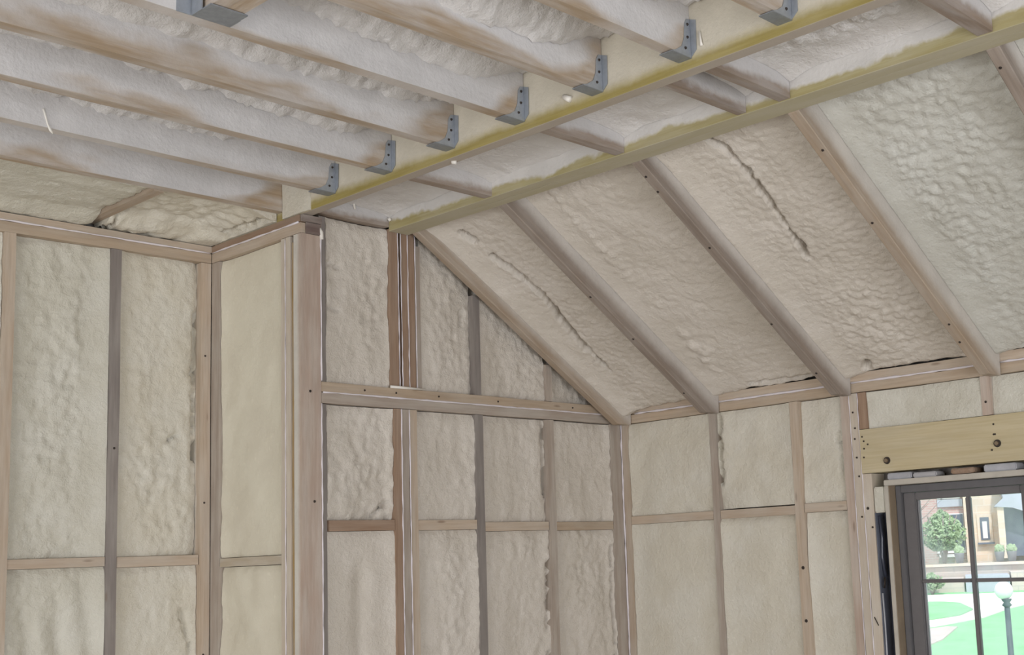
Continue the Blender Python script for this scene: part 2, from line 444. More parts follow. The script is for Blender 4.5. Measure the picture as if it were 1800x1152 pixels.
def wall_with_hole(name, lo, hi, axis, h0, h1, z0, z1):
    bm = bmesh.new()
    def part(a0, a1, b0, b1):
        l = list(lo); h = list(hi); l[axis] = a0; h[axis] = a1; l[2] = b0; h[2] = b1; box_bm(bm, l, h)
    part(lo[axis], h0, lo[2], hi[2]); part(h1, hi[axis], lo[2], hi[2]); part(h0, h1, lo[2], z0); part(h0, h1, z1, hi[2])
    return struct(bm_obj(name, bm, M['plaster']))
wall_with_hole('wall_side', (-6.55, -5.6, 0), (-6.45, YL, 3.3), 1, -3.45, -0.35, 0.6, 2.3)
wall_with_hole('wall_rear', (-6.5, -5.58, 0), (0.1, -5.48, 3.3), 0, -5.15, -1.45, 0.6, 2.3)

# ------------------------------------------------------------------ left wall and return wall
def nail(parent, p, axis, r=0.0045):
    """small dark nail head lying in the face of a board"""
    bm = bmesh.new()
    bmesh.ops.create_cone(bm, segments=8, radius1=r, radius2=r*0.7, depth=0.003, cap_ends=True)
    q = Vector(axis).to_track_quat('Z', 'Y').to_matrix().to_4x4()
    return bm_obj('nail', bm, M['nail'], parent, Matrix.Translation(Vector(p)) @ q)

gL = 'studs of the left wall'
st = board('wall_stud', M['tan'], (-1.663, YL, 0.04), (-1.6225, YL+DP, 2.957), 'z', '+y')
tag(st, 'tan stud of the left wall in the corner beside the bright return bay', 'stud', gL)
for z in (2.60, 2.05, 1.50, 1.30): nail(st, (-1.645, YL-0.001, z), (0, -1, 0), 0.004)
st = board('wall_stud', M['grey'], (-2.013, YL, 0.04), (-1.974, YL+DP, 2.957), 'z', '+y')
tag(st, 'dark grey stud of the left wall between the two wide textured bays', 'stud', gL)
nail(st, (-1.99, YL-0.001, 2.24), (0, -1, 0)); nail(st, (-2.0, YL-0.001, 1.40), (0, -1, 0))
st = board('wall_stud', M['tan'], (-2.381, YL, 0.04), (-2.343, YL+DP, 2.957), 'z', '+y')
tag(st, 'tan stud at the left edge of the photo', 'stud', gL)
st = board('wall_stud', M['greytan'], (-2.75, YL, 0.04), (-2.712, YL+DP, 2.957), 'z', '+y')
tag(st, 'stud of the left wall just beyond the left edge of the photo', 'stud', gL)
for i_, x_ in enumerate((-3.10, -3.47)):
    tag(board('wall_stud', M[('tan', 'greytan')[i_]], (x_, YL, 0.04), (x_+0.038, YL+DP, 2.957), 'z', '+y'), ('second', 'third')[i_]+' stud of the left wall beyond the left edge of the photo', 'stud', gL)
tag(board('bottom_plate', M['plate'], (-6.4, YL, 0.0), (-1.63, YL+DP, 0.038), 'x', '+y'), 'bottom plate under the studs of the left wall', 'plate')
tag(board('top_plate', M['plate'], (-6.4, YL, 2.959), (-1.6225, YL+DP, 2.9955), 'x', '+y'), 'lower of the two top plates along the left wall, under the white bead', 'plate', 'plates of the left wall')
tag(board('top_plate', M['tan'], (-6.4, YL-0.004, 2.9985), (-1.6225, YL+DP, 3.0225), 'x', '+y'), 'upper of the two top plates along the left wall, under the ceiling foam', 'plate', 'plates of the left wall')
tag(board('blocking', M['tan'], (-1.972, YL+0.004, 1.824), (-1.665, YL+DP, 1.860), 'x', '+y'), 'orange tan block between the dark stud and the corner stud of the left wall', 'blocking', 'blocking of the left wall')
tag(board('blocking', M['tan'], (-2.341, YL+0.004, 1.830), (-2.015, YL+DP, 1.862), 'x', '+y'), 'tan block across the leftmost full bay, left of the dark stud', 'blocking', 'blocking of the left wall')
tag(board('blocking', M['greytan'], (-2.710, YL+0.004, 1.830), (-2.383, YL+DP, 1.862), 'x', '+y'), 'block just beyond the left edge of the photo', 'blocking', 'blocking of the left wall')

def lf(label, x0, x1, z0, z1, **k):   # left-wall bay: faces -y
    return foam(label, (x0, YL, z0), (1, 0, 0), (0, 0, 1), x1-x0, z1-z0, thick=DP-0.004, group='foam bays of the left wall', **k)
lf('foam in the sliver of a bay at the left edge, above the block', -2.711, -2.382, 1.863, 2.958, mat='foam_green', rec=0.02)
lf('foam in the sliver of a bay at the left edge, below the block', -2.711, -2.382, 0.04, 1.829, mat='foam_green', rec=0.02)
lf('full height foam bay of the left wall, first wholly outside the photo', -3.061, -2.751, 0.04, 2.958, mat='foam_green', rec=0.024, res=0.014)
lf('full height foam bay of the left wall, second wholly outside the photo', -3.431, -3.101, 0.04, 2.958, mat='foam_green', rec=0.024, res=0.014)
lf('rough streaky foam in the leftmost full bay, above its block', -2.342, -2.014, 1.863, 2.958, mat='foam_green', rec=0.030, amp=1.25,
   edges=(0.010, 0.024, -0.004, -0.006), bubbles=[(0.10, 0.5, 0.10, 0.5, 0.010, 32), (0.22, 0.75, 0.07, 0.4, 0.012, 30)])
lf('foam with long vertical runs in the leftmost full bay, below its block', -2.342, -2.014, 0.04, 1.829, mat='foam_green', rec=0.030, amp=1.1,
   edges=(0.010, 0.024, -0.004, -0.012), bubbles=[(0.05, 1.4, 0.04, 0.5, 0.012, 30)],
   shape=lambda a, b: 0.008*np.sin(a*60+1.5*np.sin(b*4))*np.clip((1.75-b)*6, 0, 1))
lf('foam between the dark stud and the corner stud, above the block', -1.973, -1.664, 1.861, 2.958, mat='foam', rec=0.024, amp=1.1,
   edges=(0.008, -0.012, -0.004, -0.006), bubbles=[(0.13, 0.30, 0.12, 0.16, 0.016, 30), (0.2, 0.1, 0.12, 0.1, 0.014, 26)],
   cracks=[([(0.302, 0.95), (0.296, 0.62), (0.305, 0.35)], 0.006, 0.045), ([(0.20, 0.42), (0.23, 0.44)], 0.008, 0.02), ([(0.12, 0.44), (0.15, 0.445)], 0.006, 0.02)])
lf('foam between the dark stud and the corner stud, below the block', -1.973, -1.664, 0.04, 1.823, mat='foam', rec=0.026,
   edges=(0.012, 0.004, -0.004, -0.008), cracks=[([(0.26, 1.62), (0.285, 1.5), (0.28, 1.25)], 0.006, 0.02)])

# return wall: faces -x
def rs(y0, y1, mat, label, name='wall_stud', x0=XW, z1=2.957):
    return tag(board(name, M[mat], (x0, y0, 0.04), (XW+DP, y1, z1), 'z', '+x'), label, 'stud' if name == 'wall_stud' else 'board', 'studs of the return wall')
rs(0.540, 0.5955, 'greytan', 'stud of the short return wall in its inner corner, left of the bright bay')
rs(0.098, 0.125, 'pale', 'pale stud of the return wall right beside the bright bay')
rs(0.068, 0.096, 'pale', 'pale stud of the return wall beside the thin ochre board edge')
rs(0.050, 0.066, 'osb', 'thin ochre board edge running down the return wall beside the post', 'board_strip', XW+0.006, 2.935)
post = board('corner_post', M['pink'], (XW, 0.0, 0.04), (-1.5405, 0.046, 2.957), 'z', '+y')
tag(post, 'broad pinkish brown corner post at the end of the return wall', 'post')
for p in ((-1.585, 2.40), (-1.575, 1.32), (-1.56, 1.45), (-1.57, 2.02)): nail(post, (p[0], -0.001, p[1]), (0, -1, 0), 0.005)
tag(board('top_plate', M['tan'], (XW, 0.003, 2.959), (XW+DP-0.01, YL-0.001, 2.9955), 'y', '+x'), 'lower top plate of the return wall, below its white bead', 'plate', 'plates of the return wall')
tag(board('top_plate', M['brown'], (XW-0.004, 0.003, 2.9985), (XW+DP-0.01, YL-0.006, 3.0225), 'y', '+x'), 'upper top plate of the return wall, under the yellow beam', 'plate', 'plates of the return wall')
tag(box('plate_end', M['darkbrown'], (XW-0.001, -0.012, 2.9985), (-1.5405, 0.002, 3.0225), bev=0.002), 'dark upper end grain of the plates on top of the corner post', 'plate end', 'dark plate ends')
tag(box('plate_end', M['darkbrown'], (XW+0.018, -0.008, 2.9575), (-1.5405, 0.002, 2.997), bev=0.002), 'dark lower end grain of the plates on top of the corner post', 'plate end', 'dark plate ends')
tag(board('bottom_plate', M['plate'], (XW, 0.05, 0.0), (XW+DP, YL-0.002, 0.038), 'y', '+x'), 'bottom plate under the return wall', 'plate')
tag(board('blocking', M['dusted'], (XW+0.006, 0.127, 1.812), (XW+DP, 0.538, 1.843), 'y', '+x'), 'pale block across the bright bay of the return wall', 'blocking')
def rf(label, z0, z1, **k):
    return foam(label, (XW, 0.538, z0), (0, -1, 0), (0, 0, 1), 0.411, z1-z0, thick=DP-0.004, group='foam bays of the return wall', mat='foam_smooth', style='smooth', **k)
rf('smooth bright cream foam on the return wall, above its block', 1.845, 2.957, rec=0.016, edges=(0.008, 0.008, -0.006, -0.004))
rf('smooth bright cream foam on the return wall, below its block', 0.04, 1.810, rec=0.018, edges=(0.008, 0.008, -0.004, -0.010), amp=1.6)

# ------------------------------------------------------------------ gable wall
gG = 'studs of the gable wall'
def gs(x0, x1, z0, z1, mat, label, y0=0.0):
    return tag(board('wall_stud', M[mat], (x0, y0, z0), (x1, DP, z1), 'z', '+y'), label, 'stud', gG)
LO, HI = 2.3605, 2.4375
gs(-1.539, -1.512, 0.04, LO, 'grey', 'thin dark stud right of the corner post, below the mid plate', 0.012)
gs(-1.539, -1.512, HI, 3.035, 'grey', 'thin dark stud right of the corner post, above the mid plate', 0.012)
gs(-1.2275, -1.1965, 0.04, LO, 'brown', 'left brown stud of the triple stud below the mid plate')
gs(-1.1940, -1.1605, 0.04, LO, 'greytan', 'middle greyish stud of the triple stud below the mid plate')
gs(-1.1575, -1.1235, 0.04, LO, 'tan', 'right tan stud of the triple stud below the mid plate')
gs(-1.240, -1.2025, HI, 3.035, 'brown', 'leftmost brown stud of the bundle above the mid plate, left of the gap')
gs(-1.1865, -1.1575, HI, 3.035, 'brown', 'brown stud just right of the gap in the bundle above the mid plate')
gs(-1.1545, -1.1225, HI, 3.035, 'brown', 'third brown stud of the bundle above the mid plate', 0.002)
gs(-1.1195, -1.090, HI, zr(-1.105)-0.002, 'greytan', 'grey rightmost stud of the bundle above the mid plate', 0.008)
gs(-0.836, -0.798, 0.04, LO, 'grey', 'dark grey stud in the middle of the gable wall, below the mid plate')
gs(-0.837, -0.803, HI, zr(-0.82)+0.02, 'grey', 'dark grey stud under the gable rafter, taller of the two above the mid plate')
gs(-0.452, -0.412, 0.04, LO, 'greytan', 'grey tan stud of the gable wall, next but one to the window wall corner')
gs(-0.448, -0.414, HI, zr(-0.431)+0.02, 'greytan', 'short grey stud under the low end of the gable rafter')
gs(-0.066, -0.005, 0.04, LO, 'greytan', 'gable stud in the far corner, left of the corner bead')
tag(board('bottom_plate', M['plate'], (-1.539, 0, 0.0), (-0.002, DP, 0.038), 'x', '+y'), 'bottom plate under the gable wall', 'plate')
tag(board('mid_plate', M['greytan'], (-1.539, 0.0, 2.3625), (-0.002, DP, 2.3985), 'x', '+y'), 'lower board of the double plate across the gable wall', 'plate', 'mid plates of the gable wall')
mp = board('mid_plate', M['plate'], (-1.539, -0.004, 2.4015), (-0.002, DP, 2.4360), 'x', '+y')
tag(mp, 'upper board of the double plate across the gable wall', 'plate', 'mid plates of the gable wall')
for x in (-1.36, -1.22, -1.02, -0.72, -0.3): nail(mp, (x, -0.005, 2.418), (0, -1, 0), 0.004)
for x0, x1, z0, z1, mt, lb in ((-1.510, -1.229, 1.918, 1.955, 'brown', 'dark brown block left of the triple stud'),
                            (-1.1215, -0.838, 1.917, 1.953, 'tan', 'orange tan block right of the triple stud'),
                            (-0.796, -0.454, 1.909, 1.943, 'tan', 'tan block between the two middle gable studs'),
                            (-0.410, -0.068, 1.907, 1.941, 'plate', 'tan block in the gable bay beside the far corner')):
    tag(board('blocking', M[mt], (x0, 0.003, z0), (x1, DP, z1), 'x', '+y'), lb, 'blocking', 'blocking of the gable wall')
def gf(label, x0, x1, z0, z1, **k):
    k.setdefault('mat', 'foam_tan')
    return foam(label, (x0, 0, z0), (1, 0, 0), (0, 0, 1), x1-x0, z1-z0, thick=DP-0.004, group='foam bays of the gable wall', **k)
ed = (0.004, 0.010, -0.006, -0.006)
gf('lumpy foam between the post and the triple stud, middle row', -1.511, -1.2285, 1.956, LO-0.001, amp=1.3, rec=0.020, edges=(0.004, 0.012, -0.008, -0.004),
   bubbles=[(0.15, 0.14, 0.14, 0.16, 0.013, 34)], cracks=[([(0.26, 0.0), (0.255, 0.06), (0.20, 0.012)], 0.006, 0.03)])
gf('foam with a smooth fold between the post and the triple stud, bottom row', -1.511, -1.2285, 0.04, 1.917, rec=0.020, edges=(0.002, 0.014, -0.004, -0.006),
   style='smooth', shape=lambda a, b: -0.014*np.exp(-((a-0.17-0.03*np.sin(b*3))/0.03)**2)*np.clip((1.84-b)*8, 0, 1))
gf('foam right of the triple stud, middle row', -1.1225, -0.837, 1.954, LO-0.001, rec=0.018, edges=ed)
gf('foam right of the triple stud, bottom row', -1.1225, -0.837, 0.04, 1.916, rec=0.022, edges=ed, bubbles=[(0.17, 1.62, 0.06, 0.3, 0.012, 34)])
gf('foam between the two middle gable studs, middle row', -0.797, -0.453, 1.944, LO-0.001, rec=0.018, edges=(0.004, -0.004, -0.006, -0.006),
   cracks=[([(0.337, 0.40), (0.334, 0.30), (0.340, 0.1)], 0.006, 0.055)])
gf('foam between the two middle gable studs, bottom row', -0.797, -0.453, 0.04, 1.908, rec=0.020, edges=ed, bubbles=[(0.2, 1.8, 0.08, 0.07, 0.014, 34)],
   cracks=[([(0.340, 1.84), (0.336, 1.3), (0.34, 0.9)], 0.005, 0.03)])
gf('foam beside the far corner of the gable wall, middle row', -0.411, -0.067, 1.942, LO-0.001, rec=0.018, edges=ed)
gf('rough foam beside the far corner of the gable wall, bottom row', -0.411, -0.067, 0.04, 1.906, rec=0.020, amp=1.3, edges=ed, bubbles=[(0.16, 1.7, 0.12, 0.15, 0.014, 36)],
   cracks=[([(0.335, 1.8), (0.33, 1.2)], 0.004, 0.03)])
gf('foam right of the corner post, above the mid plate', -1.511, -1.241, HI, 3.036, rec=0.020, edges=(0.012, 0.010, -0.004, -0.010),
   bubbles=[(0.19, 0.33, 0.055, 0.26, 0.016, 36)], amp=0.9, cracks=[([(0.015, 0.43), (0.05, 0.425)], 0.006, 0.02), ([(0.01, 0.27), (0.05, 0.265)], 0.005, 0.016)])
gf('narrow grey foam filling the gap in the stud bundle above the mid plate', -1.2015, -1.1875, HI, 3.035, rec=0.03, style='smooth', edges=(0, 0, 0, 0), res=0.004)
sl = lambda x0: (lambda a: np.maximum(zr(x0+a)+0.075-HI, 0.01))
gf('foam under the top end of the gable rafter, right of the stud bundle', -1.089, -0.838, HI, 3.0, rec=0.020, top=sl(-1.089), edges=(0.004, -0.006, -0.006, -0.010),
   cracks=[([(0.215, 0.33), (0.21, 0.28)], 0.006, 0.03)], bubbles=[(0.1, 0.3, 0.1, 0.3, 0.010, 36)])
gf('foam under the middle of the gable rafter, between two grey studs', -0.802, -0.449, HI, 2.86, rec=0.020, top=sl(-0.802), edges=(0.004, 0.004, -0.006, 0.004), amp=1.1)
gf('small triangle of foam under the foot of the gable rafter', -0.413, -0.068, HI, 2.6, rec=0.022, top=sl(-0.413), edges=(0.004, 0.004, -0.004, 0.004), amp=1.5)

# ------------------------------------------------------------------ window wall: faces -x
gW = 'studs of the window wall'
def ws(y0, y1, z0, z1, mat, label, x0=0.0):
    return tag(board('wall_stud', M[mat], (x0, y0, z0), (DP, y1, z1), 'z', '+x'), label, 'stud', gW)
ws(-0.036, -0.004, 0.04, LO, 'tan', 'stud of the window wall in the far corner, right of the corner bead')
ws(-0.524, -0.490, 0.04, LO, 'greytan', 'grey tan stud of the window wall, first right of the far corner')
s = ws(-0.932, -0.892, 0.04, LO, 'tan', 'tan stud with dark knots, second right of the far corner')
for z in (1.72, 1.52, 1.2): nail(s, (-0.001, -0.912, z), (-1, 0, 0), 0.007)
ws(-1.1625, -1.126, 0.04, LO, 'pink', 'left pinkish king stud beside the window')
k2 = ws(-1.199, -1.166, 0.04, LO, 'pale', 'pale king stud touching the end of the yellow header', -0.002)
for z in (2.29, 2.23, 2.19, 2.12, 2.05, 1.9): nail(k2, (-0.003, -1.183+RB.uniform(-.006, .006), z), (-1, 0, 0), 0.004)
tr = ws(-1.240, -1.2025, 0.04, 2.057, 'pale', 'pale trimmer stud under the left end of the header', -0.001)
nail(tr, (-0.002, -1.215, 1.93), (-1, 0, 0), 0.006); nail(tr, (-0.002, -1.23, 1.86), (-1, 0, 0), 0.004)
tube('pencil_tick', M['nail'], [(-0.003, -1.213, 1.535), (-0.003, -1.228, 1.505)], 0.0018, tr)
ws(-1.935, -1.892, 0.04, 2.057, 'pale', 'trimmer stud under the right end of the header, outside the photo')
ws(-1.977, -1.939, 0.04, LO, 'pale', 'king stud right of the window, outside the photo')
ws(-2.45, -2.412, 0.04, LO, 'tan', 'stud of the window wall right of the window, outside the photo')
gC = 'short studs above the header'
c1 = tag(board('cripple_stud', M['brown'], (0.0, -1.237, 2.224), (DP, -1.2025, LO), 'z', '+x'), 'short brown stud above the left end of the header', 'stud', gC)
c2 = tag(board('cripple_stud', M['pink'], (-0.001, -1.731, 2.224), (DP, -1.697, LO), 'z', '+x'), 'short pinkish stud above the middle of the header', 'stud', gC)
nail(c2, (-0.002, -1.712, 2.27), (-1, 0, 0), 0.005)
tag(board('bottom_plate', M['plate'], (0, -5.4, 0.0), (DP, -0.005, 0.038), 'y', '+x'), 'bottom plate under the window wall', 'plate')
tag(board('top_plate', M['plate'], (0.0, -5.4, 2.3625), (DP, -0.003, 2.3985), 'y', '+x'), 'lower top plate of the window wall, under the white bead', 'plate', 'plates of the window wall')
tag(board('top_plate', M['tan'], (-0.003, -5.4, 2.4015), (DP, -0.003, 2.4360), 'y', '+x'), 'upper top plate of the window wall, between the rafter feet', 'plate', 'plates of the window wall')
for y0, y1, lb in ((-0.488, -0.038, 'tan block in the window wall bay beside the far corner'),
                   (-0.890, -0.526, 'tan block with a dark gap below it, middle bay of the window wall'),
                   (-1.124, -0.934, 'short tan block in the narrow bay left of the king studs')):
    zz = 1.925 if y1 > -0.6 else 1.929
    tag(board('blocking', M['tan'], (0.003, y0, zz), (DP, y1, zz+0.034), 'y', '+x'), lb, 'blocking', 'blocking of the window wall')
def wf(label, y0, y1, z0, z1, **k):
    k.setdefault('style', 'smooth')
    k.setdefault('mat', 'foam')
    return foam(label, (0, y1, z0), (0, -1, 0), (0, 0, 1), y1-y0, z1-z0, thick=DP-0.004, group='foam bays of the window wall', **k)
ew = (0.008, 0.006, -0.006, -0.004)
wf('foam beside the far corner of the window wall, above the block', -0.489, -0.037, 1.960, LO-0.001, rec=0.012, edges=ew, amp=1.6)
wf('smooth foam beside the far corner of the window wall, below the block', -0.489, -0.037, 0.04, 1.924, rec=0.014, edges=ew)
wf('foam in the middle bay of the window wall, above the block', -0.891, -0.525, 1.964, LO-0.001, rec=0.012, edges=(-0.006, 0.006, -0.004, -0.006), amp=1.6,
   cracks=[([(0.012, 0.37), (0.012, 0.26), (0.008, 0.1)], 0.006, 0.05)])
wf('smooth foam in the middle bay of the window wall, below the block', -0.891, -0.525, 0.04, 1.928, rec=0.016, edges=(0.010, 0.008, -0.006, -0.014))
wf('foam in the narrow bay left of the king studs, above the block', -1.125, -0.933, 1.964, LO-0.001, rec=0.020, edges=(0.006, -0.002, -0.004, -0.006), amp=1.4,
   cracks=[([(0.165, 0.28), (0.17, 0.16), (0.165, 0.06)], 0.004, 0.02)])
wf('smooth foam in the narrow bay left of the king studs, below the block', -1.125, -0.933, 0.04, 1.928, rec=0.026, edges=(0.012, 0.008, -0.006, -0.006))
wf('pale foam above the header, between the two short studs', -1.696, -1.238, 2.2235, LO-0.001, rec=0.010, edges=(0.004, 0.004, -0.002, -0.004), amp=1.3, mat='foam_green')
wf('pale foam above the header at the right edge of the photo', -1.938, -1.732, 2.2235, LO-0.001, rec=0.012, edges=(-0.004, 0.004, -0.002, -0.004), amp=1.3, mat='foam_green')
wf('foam right of the window, outside the photo', -2.411, -1.978, 0.04, LO-0.001, rec=0.012, res=0.02)

hd = board('window_header', M['header'], (-0.004, -1.937, 2.059), (DP, -1.2025, 2.2215), 'y', '+x')
tag(hd, 'yellowish header board over the window with two bolt heads', 'header')
for y, z in ((-1.213, 2.195), (-1.219, 2.178), (-1.218, 2.150), (-1.215, 2.118), (-1.235, 2.165), (-1.735, 2.19), (-1.733, 2.155), (-1.722, 2.102), (-1.738, 2.155)):
    nail(hd, (-0.005, y, z), (-1, 0, 0), 0.0038)
def bolt(y, z):
    bm = bmesh.new()
    bmesh.ops.create_cone(bm, segments=20, radius1=0.0135, radius2=0.0125, depth=0.004, cap_ends=True)
    q = Vector((-1, 0, 0)).to_track_quat('Z', 'Y').to_matrix().to_4x4()
    b = bm_obj('bolt', bm, M['nail'], hd, Matrix.Translation(Vector((-0.006, y, z))) @ q)
    bm = bmesh.new()
    bmesh.ops.create_cone(bm, segments=6, radius1=0.0085, radius2=0.0075, depth=0.008, cap_ends=True)
    bm_obj('bolt_head', bm, M['bolt'], b, Matrix.Translation(Vector((-0.011, y, z))) @ q)
bolt(-1.311, 2.099); bolt(-1.744, 2.123)

# ------------------------------------------------------------------ the window
wx0, wx1 = 0.012, 0.105
win = empty('window_1', (0.06, -1.62, 0.70)); win['kind'] = 'structure'
def wpart(name, mat, lo, hi, parent=win, bev=0.002): return box(name, mat, lo, hi, parent, bev)
# outer casing boards standing between the trimmers
wpart('jamb', M['jamb'], (0.0, -1.306, 0.6905), (0.10, -1.287, 2.0075))
wpart('jamb_lining', M['jambin'], (0.001, -1.3075, 0.6905), (0.044, -1.3062, 2.0075))
wpart('jamb', M['jamb'], (0.0, -1.877, 0.6905), (0.10, -1.8575, 2.0075))
wpart('head_jamb', M['jamb'], (0.0, -1.877, 2.008), (0.10, -1.287, 2.028))
wpart('sill', M['jamb'], (-0.02, -1.877, 0.66), (0.12, -1.287, 0.69))
# frame
fr = (-1.3010, -1.936, 0.70, 2.006)
for nm, lo, hi in (('frame_stile', (0.044, -1.330, 0.70), (0.10, -1.3080, 2.006)), ('frame_stile', (0.044, -1.857, 0.70), (0.10, -1.834, 2.006)),
                   ('frame_head', (0.044, -1.8335, 1.980), (0.10, -1.3305, 2.006)), ('frame_foot', (0.044, -1.8335, 0.70), (0.10, -1.3305, 0.73))):
    wpart(nm, M['frame'], lo, hi)
def sash(z0, z1, x0, x1):
    yl, yr = -1.331, -1.833
    s = empty('sash', ((x0+x1)/2, (yl+yr)/2, z0)); s.parent = win; s.matrix_parent_inverse = win.matrix_world.inverted()
    w = 0.049; wt = 0.028
    for nm, lo, hi in (('stile', (x0, yl-w, z0), (x1, yl, z1)), ('stile', (x0, yr, z0), (x1, yr+w, z1)),
                       ('rail', (x0, yr+w, z1-wt), (x1, yl-w, z1)), ('rail', (x0, yr+w, z0), (x1, yl-w, z0+w))): box(nm, M['sash'], lo, hi, s, 0.003)
    ym = -1.582; zm = (z0+z1)/2
    box('muntin', M['sash'], (x0+0.004, ym-0.0085, z0+w), (x1-0.004, ym+0.0085, z1-wt), s, 0.003)
    box('muntin', M['sash'], (x0+0.004, yr+w, zm-0.0065), (x1-0.004, ym-0.009, zm+0.0065), s, 0.003)
    box('muntin', M['sash'], (x0+0.004, ym+0.009, zm-0.0065), (x1-0.004, yl-w, zm+0.0065), s, 0.003)
    # putty along the room side edges of the glass
    box('putty', M['glaze'], (x0+0.012, yl-w-0.010, z0+w), (x1-0.006, yl-w-0.0005, z1-wt), s, 0.002)
    box('glass_pane', M['glass'], ((x0+x1)/2-0.002, yr+w-0.004, z0+w-0.004), ((x0+x1)/2+0.002, yl-w+0.004, z1-wt+0.004), s)
sash(1.338, 1.979, 0.058, 0.086)
sash(0.731, 1.337, 0.058, 0.086)
# things in the gap left of and above the frame
fl = empty('flashing_strip', (0.03, -1.258, 0.7))
tag(fl, 'dark blue plastic flashing in the slot between trimmer stud and window jamb', 'flashing')
box('backing', M['flash'], (0.060, -1.2865, 0.70), (0.064, -1.2450, 1.91), fl)
box('side_sheet', M['flash2'], (0.004, -1.2440, 0.70), (0.064, -1.2405, 1.911), fl)
tube('fold', M['flash'], [(0.020, -1.248, 1.90), (0.024, -1.252, 1.82), (0.022, -1.248, 1.75), (0.030, -1.252, 1.68)], 0.006, fl, 8)
tube('edge_roll', M['shim'], [(0.008, -1.2475, 1.62), (0.010, -1.248, 1.5), (0.009, -1.2475, 1.38), (0.012, -1.248, 1.2)], 0.0032, fl, 8)
tube('torn_tab', M['nail'], [(0.02, -1.254, 1.66), (0.005, -1.262, 1.675), (0.004, -1.262, 1.655), (0.012, -1.254, 1.64)], 0.0035, fl, 6)
tag(box('foam_plug', M['foam_green'], (0.002, -1.286, 1.912), (0.05, -1.241, 2.006), bev=0.004), 'pale foam plug at the top of the slot left of the window jamb', 'insulation')
for i, (y0, y1, z0, z1, mt, lb) in enumerate(((-1.40, -1.30, 2.030, 2.052, 'shim', 'silvery shim left in the gap under the header'),
                                       (-1.50, -1.405, 2.030, 2.047, 'glaze', 'grey shim in the middle of the gap under the header'),
                                       (-1.645, -1.555, 2.032, 2.050, 'brown', 'brown wood wedge in the gap under the header'),
                                       (-1.80, -1.68, 2.030, 2.054, 'shim', 'silvery shim at the right end of the gap under the header'))):
    tag(box('shim', M[mt], (0.006, y0, z0-0.0015), (0.07, y1, z1), bev=0.004), lb, 'shim', 'packing above the window')

# ------------------------------------------------------------------ yellow beams
bm1 = board('ceiling_beam', M['yellow'], (B1[0], -5.45, ZT), (B1[1], 0.58, ZT+0.262), 'y', '+z', wob=0.001)
tag(bm1, 'long yellow beam that carries the joist hangers, resting on the corner post', 'beam', 'yellow beams')
b2 = empty('ceiling_beam', (B2[0], -5.45, ZT))
tag(b2, 'long yellow double beam at the top of the sloping rafters', 'beam', 'yellow beams')
board('beam_ply', M['yellow2'], (B2[0], -5.45, ZT), (-1.2000, -0.004, ZT+0.262), 'y', '+z', b2, wob=0.001)
board('beam_ply', M['yellow2'], (-1.1985, -5.45, ZT), (B2[1], -0.004, ZT+0.262), 'y', '+z', b2, wob=0.001)

# rim and blocks between the beams
gB = 'blocks between the yellow beams'
tag(board('rim_board', M['block'], (B1[1]+0.001, -0.006, ZT+0.016), (B2[0]-0.001, 0.032, ZT+0.25), 'x', '+z'), 'smooth grey board closing the ceiling at the gable wall, between the beams', 'rim board')
BL = ((-0.579, -0.541, 'short block between the beams nearest the gable wall'),
      (-1.191, -1.153, 'foam crusted block between the beams, second from the gable wall'),
      (-1.660, -1.630, 'thin brown block with bare patches just before the close pair, between the beams'),
      (-1.812, -1.774, 'grey block close behind another one in the middle of the beams'),
      (-2.412, -2.372, 'dark block between the beams at the top right edge of the photo'))
for y0, y1, lb in BL:
    tag(board('beam_block', M['block'], (B1[1]+0.001, y0, ZT+0.004), (B2[0]-0.001, y1, ZT+0.25), 'x', '+z'), lb, 'blocking', gB)
def bf(label, y0, y1, **k):   # between the beams, facing down; u = +y ... n must be -z
    k.setdefault('bubbles', [(0.5*(y1-y0), 0.07, 0.5*(y1-y0), 0.07, 0.016, 30)])
    return foam(label, (B1[1]+0.001, y0, ZT+0.02), (0, 1, 0), (1, 0, 0), y1-y0, B2[0]-B1[1]-0.002, mat='foam_cool_lit', thick=0.2, rec=0.075,
                edges=(0.01, 0.02, 0.0, 0.012), group='foam between the yellow beams', style='smooth', amp=1.5, shape=lambda a, b: 0.012*np.clip(b/0.33, 0, 1)**2, **k)
bf('foam between the beams in the bay at the gable wall', -0.540, -0.007)
bf('foam between the beams, first to second block from the gable', -1.152, -0.580)
bf('foam between the beams, from the crusted block to the thin brown one', -1.629, -1.192)
bf('small patch of foam between the close pair of blocks', -1.773, -1.661)
bf('bubbly white foam between the beams, right of the close pair of blocks', -2.371, -1.813, bubbles=[(0.28, 0.12, 0.3, 0.12, 0.030, 26)])
bf('foam between the beams in the top right corner of the photo', -3.0, -2.413)

# ------------------------------------------------------------------ ceiling joists, hangers and foam
J0, JS = 0.2046, 0.3124
def jy(k): return -(J0+JS*k)        # near face of joist k
jl = {-1: 'joist nearest the left wall, its end bare beside the beam without a hanger',
      0: 'ceiling joist on the hanger nearest the corner post', 1: 'ceiling joist on the second hanger from the corner post',
      2: 'ceiling joist on the third hanger from the corner post', 3: 'ceiling joist with a bare brown side, on the fourth hanger from the corner post',
      4: 'ceiling joist on the fifth hanger from the corner post', 5: 'ceiling joist on the sixth hanger from the corner post',
      6: 'ceiling joist on the hanger at the top right, seventh from the corner post', 7: 'ceiling joist beyond the top edge of the photo'}
for k in range(-1, 8):
    y = jy(k)
    tag(board('ceiling_joist', M['joist'], (-6.44, y, ZJ), (B1[0]-0.0015, y+0.038, ZJ+0.235), 'x', '+z', wob=0.003), jl[k], 'joist', 'ceiling joists')

